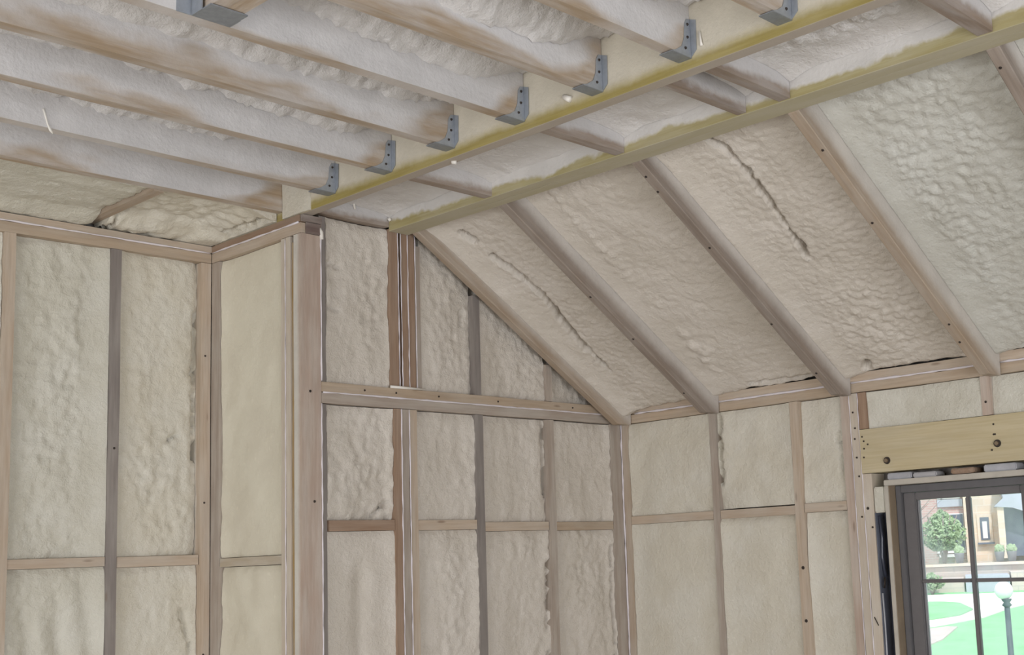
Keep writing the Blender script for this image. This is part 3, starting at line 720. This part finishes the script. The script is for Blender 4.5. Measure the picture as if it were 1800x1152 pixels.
def make_hanger(loc):
    t = empty('joist_hanger', loc)
    def plate(name, pts, axis, a0, a1, mat):
        bm = bmesh.new()
        def V(p, a): return bm.verts.new((p[0], a, p[1]) if axis == 'y' else (a, p[0], p[1]))
        A = [V(p, a0) for p in pts]; B = [V(p, a1) for p in pts]; n = len(pts)
        bm.faces.new(A); bm.faces.new(B[::-1])
        for i in range(n): bm.faces.new((A[i], A[(i+1) % n], B[(i+1) % n], B[i]))
        o = bm_obj(name, bm, M[mat]); o.parent = t; return o
    pr = [(0.0, -0.002), (-0.078, -0.002), (-0.060, 0.005), (-0.038, 0.020), (-0.027, 0.045), (-0.023, 0.085), (-0.014, 0.100), (0.0, 0.102)]
    plate('side_flange', pr, 'y', -0.0025, -0.0008, 'zinc_side')
    plate('side_flange', pr, 'y', 0.0388, 0.0405, 'zinc_side')
    bm = bmesh.new(); box_bm(bm, (-0.078, -0.0025, -0.004), (0.0, 0.0405, -0.0015)); s = bm_obj('seat', bm, M['zinc']); s.parent = t
    fp = [(-0.003, 0.0), (-0.020, 0.015), (-0.022, 0.095), (-0.003, 0.102)]
    plate('face_flange', fp, 'x', -0.0012, 0.0, 'zinc_side')
    plate('face_flange', [(0.041, 0.0), (0.058, 0.015), (0.060, 0.095), (0.041, 0.102)], 'x', -0.0012, 0.0, 'zinc_side')
    for x, z in ((-0.014, 0.05), (-0.012, 0.085), (-0.024, 0.018)):
        bm = bmesh.new(); bmesh.ops.create_cone(bm, segments=8, radius1=0.0042, radius2=0.003, depth=0.003, cap_ends=True)
        nl = bm_obj('nail', bm, M['nail'], None, Matrix.Translation((x, -0.004, z)) @ Matrix.Rotation(math.pi/2, 4, 'X')); nl.parent = t
    return t
HL = ['joist hanger nearest the corner post', 'second joist hanger from the corner post', 'third joist hanger from the corner post',
      'fourth joist hanger from the corner post, beside foam drips on the beam', 'fifth joist hanger from the corner post, on a dark scorched joist end',
      'sixth joist hanger from the corner post, above the close pair of blocks', 'seventh joist hanger, at the top right on the beam']
hx = B1[0]-0.0016
h0 = make_hanger((hx, jy(0), ZJ-0.0005)); tag(h0, HL[0], 'joist hanger', 'galvanised joist hangers')
for k in range(1, 7):
    c = h0.copy(); COL.objects.link(c); c.location = (hx, jy(k), ZJ-0.0005); c['label'] = HL[k]
    for ch in h0.children:
        d = ch.copy(); COL.objects.link(d); d.parent = c
# a trimmer hung across two joists at the top left
tag(board('trimmer_joist', M['joist'], (-2.655, jy(4)+0.040, ZJ+0.006), (-2.575, jy(3)-0.002, ZJ+0.235), 'y', '+z'), 'short foam covered trimmer joist hung crossways at the top left', 'joist')
th = empty('joist_hanger', (-2.615, jy(3)-0.0018, ZJ)); tag(th, 'joist hanger carrying the short crossways trimmer at the top left', 'joist hanger')
box('seat', M['zinc'], (-2.662, jy(3)-0.085, ZJ+0.001), (-2.568, jy(3)-0.003, ZJ+0.004), th)
box('side_flange', M['zinc_side'], (-2.664, jy(3)-0.05, ZJ+0.001), (-2.6615, jy(3)-0.003, ZJ+0.13), th)
box('side_flange', M['zinc_side'], (-2.5685, jy(3)-0.05, ZJ+0.001), (-2.566, jy(3)-0.003, ZJ+0.13), th)
box('face_flange', M['zinc_side'], (-2.70, jy(3)-0.0027, ZJ+0.002), (-2.6645, jy(3)-0.0005, ZJ+0.13), th)

def cf(label, k, x0=-6.40, x1=B1[0]-0.004, rec=0.15, **kw):
    """bay between joist k and joist k+1 (towards the room)"""
    y1 = jy(k)-0.001; y0 = jy(k+1)+0.039
    U = x1-x0; V = y1-y0
    # local u = +y, v = +x gives a normal of -z
    return foam(label, (x0, y0, ZJ), (0, 1, 0), (1, 0, 0), V, U, mat='foam_cool_lit', thick=0.225, rec=rec, style='cross', res=0.013,
                edges=(0.012, 0.005, 0.0, 0.0), group='foam bays between the ceiling joists',
                bubbles=[(V-0.03, U-0.8+0.25*(k % 3), 0.09, 0.55, 0.022, 30), (V-0.03, U-2.6, 0.09, 0.5, 0.018, 36)] + kw.pop('bub', []),
                shape=lambda a, b: ((0.062 if k > 0 else 0.040)*(0.8+0.7*fbm(b*2.2, a*0+k, 77, 3))+0.016*fbm(b*14, a*14, 78+k, 3))*np.exp(-((V-a)/0.075)**2)*np.clip((U-b-0.03)/0.15, 0, 1), **kw)
cl = ['foam between the first hung joist and the wall side joist', 'foam between the joists of the first and second hangers', 'foam between the joists of the second and third hangers',
      'bubbly foam between the joists of the third and fourth hangers', 'foam between the joists of the fourth and fifth hangers',
      'lumpy foam between the joists of the fifth and sixth hangers', 'foam between the joists of the sixth and seventh hangers', 'foam beyond the seventh hanger at the top edge']
for k in range(-1, 7):
    kw = {}
    if k == -1: kw['rec'] = 0.15
    if k == 4: kw['bub'] = [(0.07, 4.5, 0.09, 0.35, 0.035, 15)]
    if k == 3:
        cf('foam left of the short trimmer joist, at the top left edge of the photo', k, x1=-2.668)
        cf('foam right of the short trimmer joist, between fourth and fifth hanger', k, x0=-2.562)
        continue
    cf(cl[k+1], k, **kw)
# the bay along the left wall, split by a crossways block
ya, yb = 0.146, 0.684
tag(board('cross_block', M['rafter'], (-2.088, ya+0.002, ZJ-0.002), (-2.050, 0.66, ZJ+0.23), 'y', '+z'), 'crossways block in the ceiling bay along the left wall, half buried in foam', 'blocking')
foam('flush foam in the ceiling along the left wall, left of the crossways block', (-6.4, ya+0.003, ZJ), (0, 1, 0), (1, 0, 0), 0.511, 4.31, mat='foam_green', rec=0.008, thick=0.22,
     style='streak', edges=(0.0, 0.004, 0, -0.010), res=0.014, shape=lambda a, b: 0.034*np.clip((a-0.363)/0.07, 0, 1), group='ceiling foam along the left wall')
foam('lumpy hollow foam in the ceiling corner between left wall and return wall', (-2.049, ya+0.003, ZJ), (0, 1, 0), (1, 0, 0), 0.511, 0.425, mat='foam', rec=0.030, thick=0.22, amp=0.8,
     style='lump', edges=(0.02, 0.0, -0.01, 0.0), res=0.008, shape=lambda a, b: 0.050*np.clip((a-0.323)/0.09, 0, 1)+0.035*np.clip((b-0.30)/0.10, 0, 1), group='ceiling foam along the left wall',
     cracks=[([(0.03, 0.405), (0.30, 0.400)], 0.006, 0.05), ([(0.3, 0.03), (0.5, 0.02)], 0.010, 0.035)])

foam('thin foam smear on the end of the yellow beam, beside the bare joist end', (B1[0]-0.0005, 0.105, ZT+0.003), (0, -1, 0), (0, 0, 1), 0.165, 0.20, mat='foam', style='smooth',
     rec=-0.008, thick=0.0005, edges=(0, -0.004, 0, 0), amp=0.3, res=0.012)
foam('rough foam smear on the hidden end of the yellow beam, over the return wall plates', (B1[0]-0.0005, 0.575, ZT+0.003), (0, -1, 0), (0, 0, 1), 0.42, 0.10, mat='foam', style='lump',
     rec=-0.010, thick=0.0005, edges=(0, 0, 0, 0), amp=0.5, res=0.012)

# ------------------------------------------------------------------ rafters and the sloping foam
gR = 'sloping rafters'
nx = Vector((1, 0, -SL)).normalized(); nz = Vector((SL, 0, 1)).normalized()   # along the slope, and up through the roof
def rafter(y0, y1, mat, label):
    xs = -(0.0996-0.046)/SL-0.0
    pf = [(B2[1]+0.0012, zr(B2[1])), (-(0.0996-0.046)/SL, ZM-0.046), (-0.0045, ZM-0.046), (-0.0045, ZM+0.0375), (0.30, ZM+0.0375), (0.40, zr(0.40)+0.185), (B2[1]+0.0012, zr(B2[1])+0.185)]
    o = prism('rafter', M[mat], pf, y0, y1, (B2[1]+0.0012, y0, zr(B2[1])), nx, nz)
    return tag(o, label, 'rafter', gR)
R0 = rafter(-0.066, -0.028, 'rafter', 'rafter running down along the top of the gable wall')
R1 = rafter(-0.5508, -0.5118, 'rafter_dark', 'first free rafter right of the gable wall')
R2 = rafter(-1.1784, -1.1394, 'rafter_dark', 'rafter with a nailed chip, second right of the gable wall')
R3 = rafter(-1.7777, -1.7387, 'rafter', 'tan rafter ending above the header, third right of the gable wall')
R4 = rafter(-2.385, -2.347, 'rafter_dark', 'dark rafter cut off by the right edge of the photo')
def on_slope(x, y): return Vector((x, y, zr(x)))-nz*0.0012
for R, y, xs in ((R2, -1.158, (-1.10, -1.04, -0.80, -0.45, -0.2)), (R3, -1.758, (-1.02, -0.75, -0.32, -0.24)), (R1, -0.53, (-0.72, -0.5, -0.2)), (R4, -2.366, (-1.1, -0.9))):
    for x in xs: nail(R, on_slope(x, y+RB.uniform(-.01, .01)), -nz, 0.0045)
SLEN = (1.1553-0.062)/nx.x
def rf_(label, y0, y1, rec, **k):
    # u = +y , v = down the slope ; u x v = (0,1,0)x(nx) = (nx.z,0,-nx.x) = -nz
    return foam(label, tuple(Vector((B2[1]+0.002, y0, zr(B2[1]+0.002)))), (0, 1, 0), tuple(nx), y1-y0, SLEN, thick=0.155, rec=rec+0.035, style='cross', group='foam bays between the rafters', **k)
w1 = 0.4625-0.0395+0.0
rf_('sloping foam with a long dark split, between the gable rafter and the first free rafter', -0.5108, -0.067, 0.055, mat='foam_tan', edges=(0.012, 0.045, 0.02, -0.02), amp=0.8, res=0.006,
    cracks=[([(0.335, 0.27), (0.30, 0.42), (0.295, 0.55), (0.325, 0.72), (0.335, 0.86)], 0.013, 0.16), ([(0.36, 0.12), (0.35, 0.17)], 0.012, 0.14), ([(0.33, 0.86), (0.33, 1.02)], 0.006, 0.08)])
rf_('sloping foam between the first and second free rafters', -1.1384, -0.5518, 0.070, mat='foam_tan', edges=(0.010, 0.020, 0.01, -0.02), amp=0.9, res=0.009,
    bubbles=[(0.50, 0.35, 0.035, 0.5, 0.016, 32), (0.5, 1.0, 0.08, 0.12, 0.03, 18)], cracks=[([(0.12, 1.26), (0.40, 1.25)], 0.007, 0.03)])
rf_('sloping foam with a cracked seam, between the second and third free rafters', -1.7377, -1.1794, 0.070, mat='foam_tan', edges=(0.010, 0.030, 0.02, -0.02), amp=0.9, res=0.006,
    cracks=[([(0.40, 0.02), (0.345, 0.12), (0.335, 0.25), (0.34, 0.42), (0.352, 0.55)], 0.008, 0.14), ([(0.35, 0.58), (0.36, 0.66)], 0.010, 0.09), ([(0.44, 1.22), (0.46, 1.25)], 0.012, 0.05)],
    bubbles=[(0.25, 1.0, 0.2, 0.2, 0.012, 30)])
rf_('rough greyish sloping foam right of the tan rafter', -2.346, -1.7787, 0.075, mat='foam_grey', edges=(0.010, 0.020, 0.01, -0.02), amp=1.05, res=0.008,
    bubbles=[(0.44, 0.5, 0.06, 0.5, 0.016, 34), (0.2, 0.3, 0.2, 0.5, 0.012, 34)], cracks=[([(0.30, 1.2), (0.36, 1.24)], 0.008, 0.03), ([(0.42, 1.26), (0.47, 1.265)], 0.008, 0.03)])
rf_('sloping foam at the right edge of the photo, beyond the dark rafter', -2.95, -2.386, 0.070, mat='foam_grey', edges=(0.010, 0.020, 0.01, -0.02), amp=1.2, res=0.012,
    bubbles=[(0.44, 0.5, 0.06, 0.5, 0.016, 34)])

# ------------------------------------------------------------------ sealant beads and foam drips
def bead(pts, label, group, r=0.0028, seed=1):
    rg = random.Random(seed); out = []
    for a, b in zip(pts[:-1], pts[1:]):
        a = Vector(a); b = Vector(b); n = max(2, int((b-a).length/0.03))
        for i in range(n):
            p = a.lerp(b, i/n); out.append(p+Vector((rg.uniform(-1, 1), rg.uniform(-1, 1), rg.uniform(-1, 1)))*0.0007)
    out.append(Vector(pts[-1]))
    return tag(tube('sealant_bead', M['bead'], out, r*0.85, None, 6, 0.4, seed), label, 'sealant', group)
gv = 'vertical white beads'
bead([(-1.540, -0.002, 2.955), (-1.540, -0.002, 2.44)], 'white bead down the right edge of the corner post, above the mid plate', gv, seed=2)
bead([(-1.540, -0.002, 2.36), (-1.540, -0.002, 0.3)], 'white bead down the right edge of the corner post, below the mid plate', gv, seed=3)
for i, (x, lb) in enumerate(((-1.2015, 'white bead left of the gap in the upper stud bundle'), (-1.1880, 'white bead right of the gap in the upper stud bundle'),
                             (-1.156, 'white bead between the two inner brown studs of the upper bundle'), (-1.121, 'white bead right of the brown studs of the upper bundle'))):
    bead([(x, -0.001, 3.03), (x+0.002, -0.001, 2.44)], lb, gv, 0.0024, 10+i)
bead([(-1.1953, -0.001, 2.36), (-1.1953, -0.001, 0.3)], 'left white bead in the lower triple stud', gv, seed=20)
bead([(-1.159, -0.001, 2.36), (-1.159, -0.001, 0.3)], 'right white bead in the lower triple stud', gv, seed=21)
bead([(-0.003, -0.003, 2.36), (-0.003, -0.003, 0.3)], 'white bead down the far corner between gable wall and window wall', gv, 0.004, seed=22)
bead([(-0.001, -1.1645, 2.36), (-0.001, -1.1645, 0.3)], 'thin white bead between the two king studs left of the window', gv, 0.002, seed=23)
bead([(-0.002, -1.2010, 2.36), (-0.002, -1.2010, 0.3)], 'thin white bead between king stud and header end', gv, 0.002, seed=24)
bead([(XW-0.001, 0.097, 2.95), (XW-0.001, 0.097, 0.3)], 'thin white bead between the pale studs of the return wall', gv, 0.002, seed=25)
gh = 'horizontal white beads between plates'
bead([(-1.535, -0.003, 2.400), (-0.10, -0.003, 2.400)], 'white bead between the two plates across the gable wall', gh, 0.0036, seed=30)
bead([(-3.4, YL-0.004, 2.997), (-1.63, YL-0.004, 2.997)], 'white bead between the two plates of the left wall', gh, 0.0036, seed=31)
bead([(XW-0.003, YL-0.01, 2.997), (XW-0.003, 0.01, 2.997)], 'white bead between the two plates of the return wall', gh, 0.0036, seed=32)
for i, (ya_, yb_, lb) in enumerate(((-0.090, -0.508, 'white bead on the window wall plates, in the bay beside the far corner'),
                               (-0.553, -1.136, 'white bead on the window wall plates, between the first and second free rafters'),
                               (-1.181, -1.735, 'white bead on the window wall plates, between the second and third free rafters'),
                               (-1.780, -2.34, 'white bead on the window wall plates, at the right edge of the photo'))):
    bead([(-0.003, ya_, 2.401), (-0.003, yb_, 2.401)], lb, gh, 0.005, 40+i)
def drip(pts, r, label, seed):
    tag(tube('foam_drip', M['drip'], pts, r, None, 7, 0.35, seed), label, 'foam drip', 'stray foam drips')
drip([(-1.545, -0.004, 2.985), (-1.541, -0.006, 2.97), (-1.538, -0.004, 2.945)], 0.006, 'white foam blob at the top of the bead on the corner post', 1)
drip([(-1.25, -0.010, 2.4385), (-1.18, -0.012, 2.4385), (-1.09, -0.010, 2.4385)], 0.004, 'ragged foam line at the foot of the upper stud bundle', 2)
drip([(-1.42, -0.010, ZT+0.10), (-1.405, -0.012, ZT+0.075), (-1.40, -0.012, ZT+0.055)], 0.004, 'curled white foam string on the grey rim board', 3)
drip([(-1.255, -0.02, ZT+0.045), (-1.25, -0.022, ZT+0.035)], 0.008, 'white foam crumb beside the start of the double beam', 4)
drip([(B1[0]-0.004, -1.31, ZT+0.055), (B1[0]-0.007, -1.325, ZT+0.045), (B1[0]-0.005, -1.335, ZT+0.04)], 0.008, 'foam drip on the yellow beam right of the fourth hanger', 5)
drip([(B1[0]-0.004, -1.42, ZT+0.075), (B1[0]-0.005, -1.425, ZT+0.05)], 0.005, 'slim foam drip on the yellow beam beyond the fourth hanger', 6)
drip([(B1[0]-0.004, -1.80, ZT+0.09), (B1[0]-0.006, -1.805, ZT+0.06), (B1[0]-0.004, -1.805, ZT+0.05)], 0.004, 'foam drip on the yellow beam between the fifth and sixth hangers', 7)
drip([(-1.60, -0.79, ZT-0.002), (-1.588, -0.80, ZT-0.003)], 0.006, 'white crumb under the yellow beam at a gable side block', 8)
drip([(-2.60, jy(0)-0.003, ZJ+0.055), (-2.594, jy(0)-0.004, ZJ+0.035), (-2.588, jy(0)-0.005, ZJ+0.012), (-2.580, jy(0)-0.006, ZJ-0.004), (-2.572, jy(0)-0.004, ZJ-0.012)], 0.0032, 'long foam string hanging over a joist at the left', 9)

# ------------------------------------------------------------------ outside the window
ang = 0.8383+0.2612            # heading of the view through the window
es = Vector((math.sin(ang), math.cos(ang), 0)); eu = Vector((es.y, -es.x, 0))
def ext(u, s, z): return EYE+es*s+eu*u+Vector((0, 0, z))
XM = Matrix.Translation(EYE) @ Matrix((eu, es, Vector((0, 0, 1)))).transposed().to_4x4()   # local (u, s, z)
def gz(s): return -3.4+0.092*(s-20)
def obox(name, mat, lo, hi, parent=None, bev=0.0):
    bm = bmesh.new(); c = (Vector(lo)+Vector(hi))/2; c.z = lo[2]
    box_bm(bm, Vector(lo)-c, Vector(hi)-c)
    if bev: bmesh.ops.bevel(bm, geom=list(bm.edges), offset=bev, segments=1, affect='EDGES')
    return bm_obj(name, bm, mat, parent, XM @ Matrix.Translation(c))
M['lawn'] = plain('lawn_grass', (0.30, 0.62, 0.33), 0.9, spec=0.1, var=0.25, scale=1.5, bumps=0.02)
M['path'] = plain('pale_path', (0.90, 0.82, 0.80), 0.9, spec=0.1, var=0.06, scale=2)
M['soil'] = plain('pale_soil', (0.62, 0.56, 0.52), 0.9, spec=0.1, var=0.2, scale=3)
M['leaf'] = plain('shrub_leaf', (0.38, 0.50, 0.30), 0.8, var=0.35, scale=6)
M['lampglobe'] = plain('white_lamp_globe', (0.95, 0.95, 0.93), 0.35)
M['lamppole'] = plain('dark_green_iron', (0.045, 0.08, 0.095), 0.5)
M['slate'] = plain('slate_roof', (0.50, 0.54, 0.62), 0.7, scale=4)
M['darkpane'] = plain('dark_window_pane', (0.16, 0.19, 0.25), 0.3)
M['white'] = plain('white_paint', (0.88, 0.88, 0.88), 0.6)
M['pot'] = plain('grey_pot', (0.30, 0.30, 0.33), 0.7)
M['bark'] = plain('bare_bark', (0.36, 0.30, 0.28), 0.9)
def masonry(name, c1, c2, mortar, scale, w, h):
    m, nt, b = new_mat(name)
    o, v, r = coords(nt)
    sp = nt.nodes.new('ShaderNodeSeparateXYZ'); nt.links.new(o, sp.inputs[0])
    cb_ = nt.nodes.new('ShaderNodeCombineXYZ')
    nt.links.new(math_n(nt, 'ADD', sp.outputs[0], sp.outputs[1]), cb_.inputs[0]); nt.links.new(sp.outputs[2], cb_.inputs[1])
    t = nt.nodes.new('ShaderNodeTexBrick'); nt.links.new(cb_.outputs[0], t.inputs['Vector'])
    t.inputs['Color1'].default_value = (*c1, 1); t.inputs['Color2'].default_value = (*c2, 1); t.inputs['Mortar'].default_value = (*mortar, 1)
    t.inputs['Scale'].default_value = scale; t.inputs['Brick Width'].default_value = w; t.inputs['Row Height'].default_value = h
    t.inputs['Mortar Size'].default_value = 0.012
    nt.links.new(t.outputs['Color'], b.inputs['Base Color']); b.inputs['Roughness'].default_value = 0.85
    return m
M['brick'] = masonry('pink_brick', (0.56, 0.36, 0.34), (0.62, 0.43, 0.40), (0.60, 0.53, 0.50), 1.0, 0.24, 0.085)
M['stone'] = masonry('pale_sandstone', (0.86, 0.73, 0.58), (0.78, 0.64, 0.50), (0.82, 0.74, 0.66), 1.0, 0.52, 0.24)
M['terrace'] = masonry('terrace_stone', (0.60, 0.53, 0.48), (0.70, 0.62, 0.56), (0.55, 0.50, 0.48), 1.0, 0.6, 0.2)

# ground: one sloping sheet with thickness, path and lawn island laid on it
def slab(name, mat, pts, lift, thick=0.05):
    bm = bmesh.new()
    A = [bm.verts.new(XM @ Vector((u, s, gz(s)+lift))) for u, s in pts]; B = [bm.verts.new(XM @ Vector((u, s, gz(s)+lift-thick))) for u, s in pts]
    bm.faces.new(A); bm.faces.new(B[::-1]); n = len(pts)
    for i in range(n): bm.faces.new((A[i], A[(i+1) % n], B[(i+1) % n], B[i]))
    return bm_obj(name, bm, mat)
def gp(px, py):      # plan position of a spot seen through the window
    s = 5.24/((py-957)*0.000439+0.092)
    return ((px-1700)*0.000423*s, s)
struct(slab('ground', M['lawn'], [(-40, 9), (40, 9), (40, 70), (-40, 70)], 0.0, 0.3))
tag(slab('garden_path', M['path'], [gp(*p) for p in ((1540, 1108), (1628, 1102), (1668, 1096), (1716, 1088), (1735, 1082), (1760, 1074), (1800, 1066), (1900, 1061), (1900, 1049), (1540, 1049))], 0.04),
    'pale path curving across the lawn outside the window', 'path')
tag(slab('lawn_island', M['lawn'], [gp(*p) for p in ((1540, 1063), (1640, 1063), (1675, 1066), (1697, 1077), (1675, 1086), (1628, 1092), (1540, 1095))], 0.08, 0.035),
    'small tongue of lawn enclosed by the pale path', 'lawn')
tag(slab('soil_patch', M['soil'], [gp(*p) for p in ((1600, 1108), (1650, 1103), (1668, 1104), (1640, 1125), (1600, 1140))], 0.03),
    'bare greyish patch at the edge of the lawn below the path', 'soil')

lp = empty('street_lamp', tuple(ext((1756-1700)*0.000423*20, 20, gz(20))))
tag(lp, 'lamp post with a white globe on a dark iron pole on the lawn', 'lamp')
bx_, by_ = (1756-1700)*0.000423*20, 20.0
def lathe(name, mat, prof, seg=20, parent=None, at=(0, 0, 0)):
    bm = bmesh.new(); rows = []
    for r, z in prof: rows.append([bm.verts.new((r*math.cos(2*math.pi*k/seg), r*math.sin(2*math.pi*k/seg), z)) for k in range(seg)])
    for a, b in zip(rows[:-1], rows[1:]):
        for k in range(seg): bm.faces.new((a[k], a[(k+1) % seg], b[(k+1) % seg], b[k]))
    bm.faces.new(rows[0][::-1]); bm.faces.new(rows[-1])
    return bm_obj(name, bm, mat, parent, XM @ Matrix.Translation(Vector(at)), True)
lz = gz(20); gc = -(1043-957)*0.0004386*20
lathe('pole', M['lamppole'], [(0.11, lz), (0.11, lz+0.25), (0.065, lz+0.32), (0.05, lz+1.0), (0.042, gc-0.24)], 18, lp, (bx_, by_, 0))
lathe('collar', M['lamppole'], [(0.04, gc-0.25), (0.075, gc-0.22), (0.045, gc-0.18), (0.07, gc-0.15), (0.08, gc-0.125)], 18, lp, (bx_, by_, 0))
lathe('globe', M['lampglobe'], [(0.137*math.sin(t), gc-0.137*math.cos(t)) for t in [0.05+i*(math.pi-0.1)/14 for i in range(15)]], 24, lp, (bx_-0.03, by_, 0))

ZB = -1.9
br = empty('brick_house', tuple(ext(-3.5, 46, ZB))); tag(br, 'pink brick house across the lawn, behind the green shrub', 'house')
obox('wall', M['brick'], (-8, 46, ZB), (-0.12, 52, 4.2), br)
obox('roof', M['slate'], (-8.3, 45.7, 4.2), (-0.12, 52.3, 4.5), br)
w_ = obox('window', M['white'], (-1.12, 45.9, -0.38), (-0.14, 46.05, 1.0), br)
obox('pane', M['darkpane'], (-1.08, 45.88, -0.28), (-0.16, 45.9, 0.96), w_)
obox('sill', M['white'], (-1.05, 45.75, -0.52), (-0.5, 46, -0.42), br)
obox('slate_band', M['slate'], (-1.0, 45.9, 1.24), (-0.14, 46.02, 1.50), br)
w_ = obox('window', M['white'], (-1.0, 45.9, 1.52), (-0.2, 46.05, 2.7), br)
obox('glazing_bar', M['pot'], (-0.86, 45.86, 1.52), (-0.82, 45.9, 2.7), w_)
stn = empty('stone_house', tuple(ext(3, 45, ZB))); tag(stn, 'pale sandstone house with a narrow curtained window across the lawn', 'house')
obox('wall', M['stone'], (-0.11, 45.2, ZB), (8, 52, 4.2), stn)
obox('roof', M['slate'], (-0.11, 45.0, 4.2), (8.3, 52.2, 4.5), stn)
w_ = obox('window', M['stone'], (0.30, 45.1, -0.06), (0.80, 45.22, 0.93), stn)
obox('pane', M['darkpane'], (0.40, 45.07, 0.03), (0.70, 45.1, 0.80), w_)
obox('curtain', M['white'], (0.47, 45.05, 0.08), (0.63, 45.07, 0.66), w_)
obox('window_sill', M['darkpane'], (0.28, 45.0, -0.12), (0.84, 45.2, -0.06), stn)
pc = obox('porch', M['stone'], (0.98, 44.0, -0.6), (1.19, 45.2, 1.14), stn)
obox('porch_opening', M['darkpane'], (1.19, 44.6, -0.55), (3.2, 45.19, 1.06), stn)  # solid block; the shade inside the porch is painted as its dark colour
bm = bmesh.new()
for s_ in (43.7, 45.1): pass
pts = [(1.0, 1.14), (1.9, 2.2), (3.4, 2.2), (3.4, 0.2), (2.2, 0.9)]
A = [bm.verts.new((u, 43.9, z)) for u, z in ((0.88, 1.12), (1.20, 1.40), (1.0, 2.3), (3.4, 2.3), (3.4, 0.35), (1.48, 1.06))]; B = [bm.verts.new((v.co.x, 45.15, v.co.z)) for v in A]
bm.faces.new(A); bm.faces.new(B[::-1])
for i in range(len(A)): bm.faces.new((A[i], A[(i+1) % len(A)], B[(i+1) % len(A)], B[i]))
bm_obj('porch_roof', bm, M['slate'], stn, XM)
bt = empty('bare_tree', tuple(ext(-1.72, 42.9, -0.69))); tag(bt, 'bare grey tree trunk with thin branches left of the shrub', 'tree')
rgt = random.Random(9)
tube('trunk', M['bark'], [XM @ Vector(p) for p in ((-1.72, 42.9, -0.69), (-1.79, 42.9, 0.3), (-1.73, 42.9, 1.2), (-1.87, 42.9, 2.4))], [0.11, 0.08, 0.06, 0.03], bt, 8)
for i in range(14):
    z0 = rgt.uniform(-0.1, 2.0); a = rgt.choice((-1, 1)); L = rgt.uniform(0.4, 1.0)
    tube('branch', M['bark'], [XM @ Vector(p) for p in ((-1.77, 42.9, z0), (-1.77+a*L*0.5, 42.9+rgt.uniform(-.3, .3), z0+L*0.3), (-1.77+a*L, 42.9+rgt.uniform(-.4, .4), z0+L*0.8))], [0.03, 0.018, 0.006], bt, 5)
# terrace walls and steps in front of the houses
tw = empty('terrace_wall', tuple(ext(0, 41, -2))); tag(tw, 'stepped stone terrace wall below the two houses', 'wall')
obox('upper_course', M['terrace'], (-9, 42.5, -2.0), (9, 45.0, -0.72), tw)
obox('coping', M['stone'], (-9, 42.35, -0.78), (9, 42.6, -0.70), tw)
obox('lower_course', M['terrace'], (-9, 40.3, -2.2), (-0.25, 42.4, -1.12), tw)
obox('steps', M['slate'], (-0.2, 40.2, -2.2), (1.1, 42.4, -1.05), tw)
obox('lower_course', M['terrace'], (1.15, 40.3, -2.2), (9, 42.4, -0.98), tw)
def leafy(name, label, u, s, z0, rad, hgt, n, seed, cat='shrub'):
    rg = random.Random(seed)
    t = empty(name, tuple(ext(u, s, z0))); tag(t, label, cat)
    bm = bmesh.new()
    for _ in range(n):
        a = rg.uniform(0, 6.283); q = rg.random()**0.5*rad; zz = rg.random()
        k = math.sin(math.pi*min(1, zz*0.85+0.15))
        p = Vector((u+q*math.cos(a)*k, s+q*math.sin(a)*k, z0+0.25*hgt+zz*hgt*0.75))
        d = Vector((rg.uniform(-1, 1), rg.uniform(-1, 1), rg.uniform(-.4, 1))).normalized(); w = d.orthogonal().normalized()
        L = rg.uniform(0.05, 0.10)
        f = [p-d*L, p+w*L*0.5+Vector((0, 0, 0.02)), p+d*L, p-w*L*0.5]
        bm.faces.new([bm.verts.new(x) for x in f])
    me = bpy.data.meshes.new('foliage'); bm.to_mesh(me); bm.free()
    link_mesh('foliage', me, M['leaf'], t, XM)
    for i in range(6):
        a = rg.uniform(0, 6.283)
        p0 = XM @ Vector((u, s, z0)); p1 = XM @ Vector((u+rad*0.35*math.cos(a), s+rad*0.35*math.sin(a), z0+hgt*0.5)); p2 = XM @ Vector((u+rad*0.8*math.cos(a), s+rad*0.8*math.sin(a), z0+hgt*0.9))
        tube('branch', M['bark'], [p0, p1, p2], [0.05, 0.03, 0.012], t, 6)
leafy('garden_shrub', 'green shrub in front of the dark brick house window', -0.85, 43.6, -0.69, 0.80, 1.75, 2200, 4)
leafy('garden_shrub', 'low dark shrub at the left foot of the terrace wall', -1.2, 39.7, gz(39.7)+0.05, 0.4, 0.6, 600, 5)
for i, (u, s, z, lb) in enumerate(((-0.35, 42.85, -0.69, 'dark planter pot on the terrace before the brick house'), (0.92, 42.9, -0.69, 'grey planter pot beside the sandstone house wall'),
                                   (1.30, 42.9, -0.69, 'planter pot with greenery below the porch'))):
    t = empty('planter', tuple(ext(u, s, z))); tag(t, lb, 'planter', 'planters on the terrace')
    lathe('pot', M['pot'], [(0.11, z), (0.16, z+0.3), (0.17, z+0.32), (0.13, z+0.32)], 16, t, (u, s, 0))
    bm = bmesh.new(); bmesh.ops.create_icosphere(bm, subdivisions=3, radius=0.16)
    rg = random.Random(i)
    for v in bm.verts: v.co *= 1+rg.uniform(-0.25, 0.2)
    bm_obj('plant', bm, M['leaf'], t, XM @ Matrix.Translation((u, s, z+0.40)))
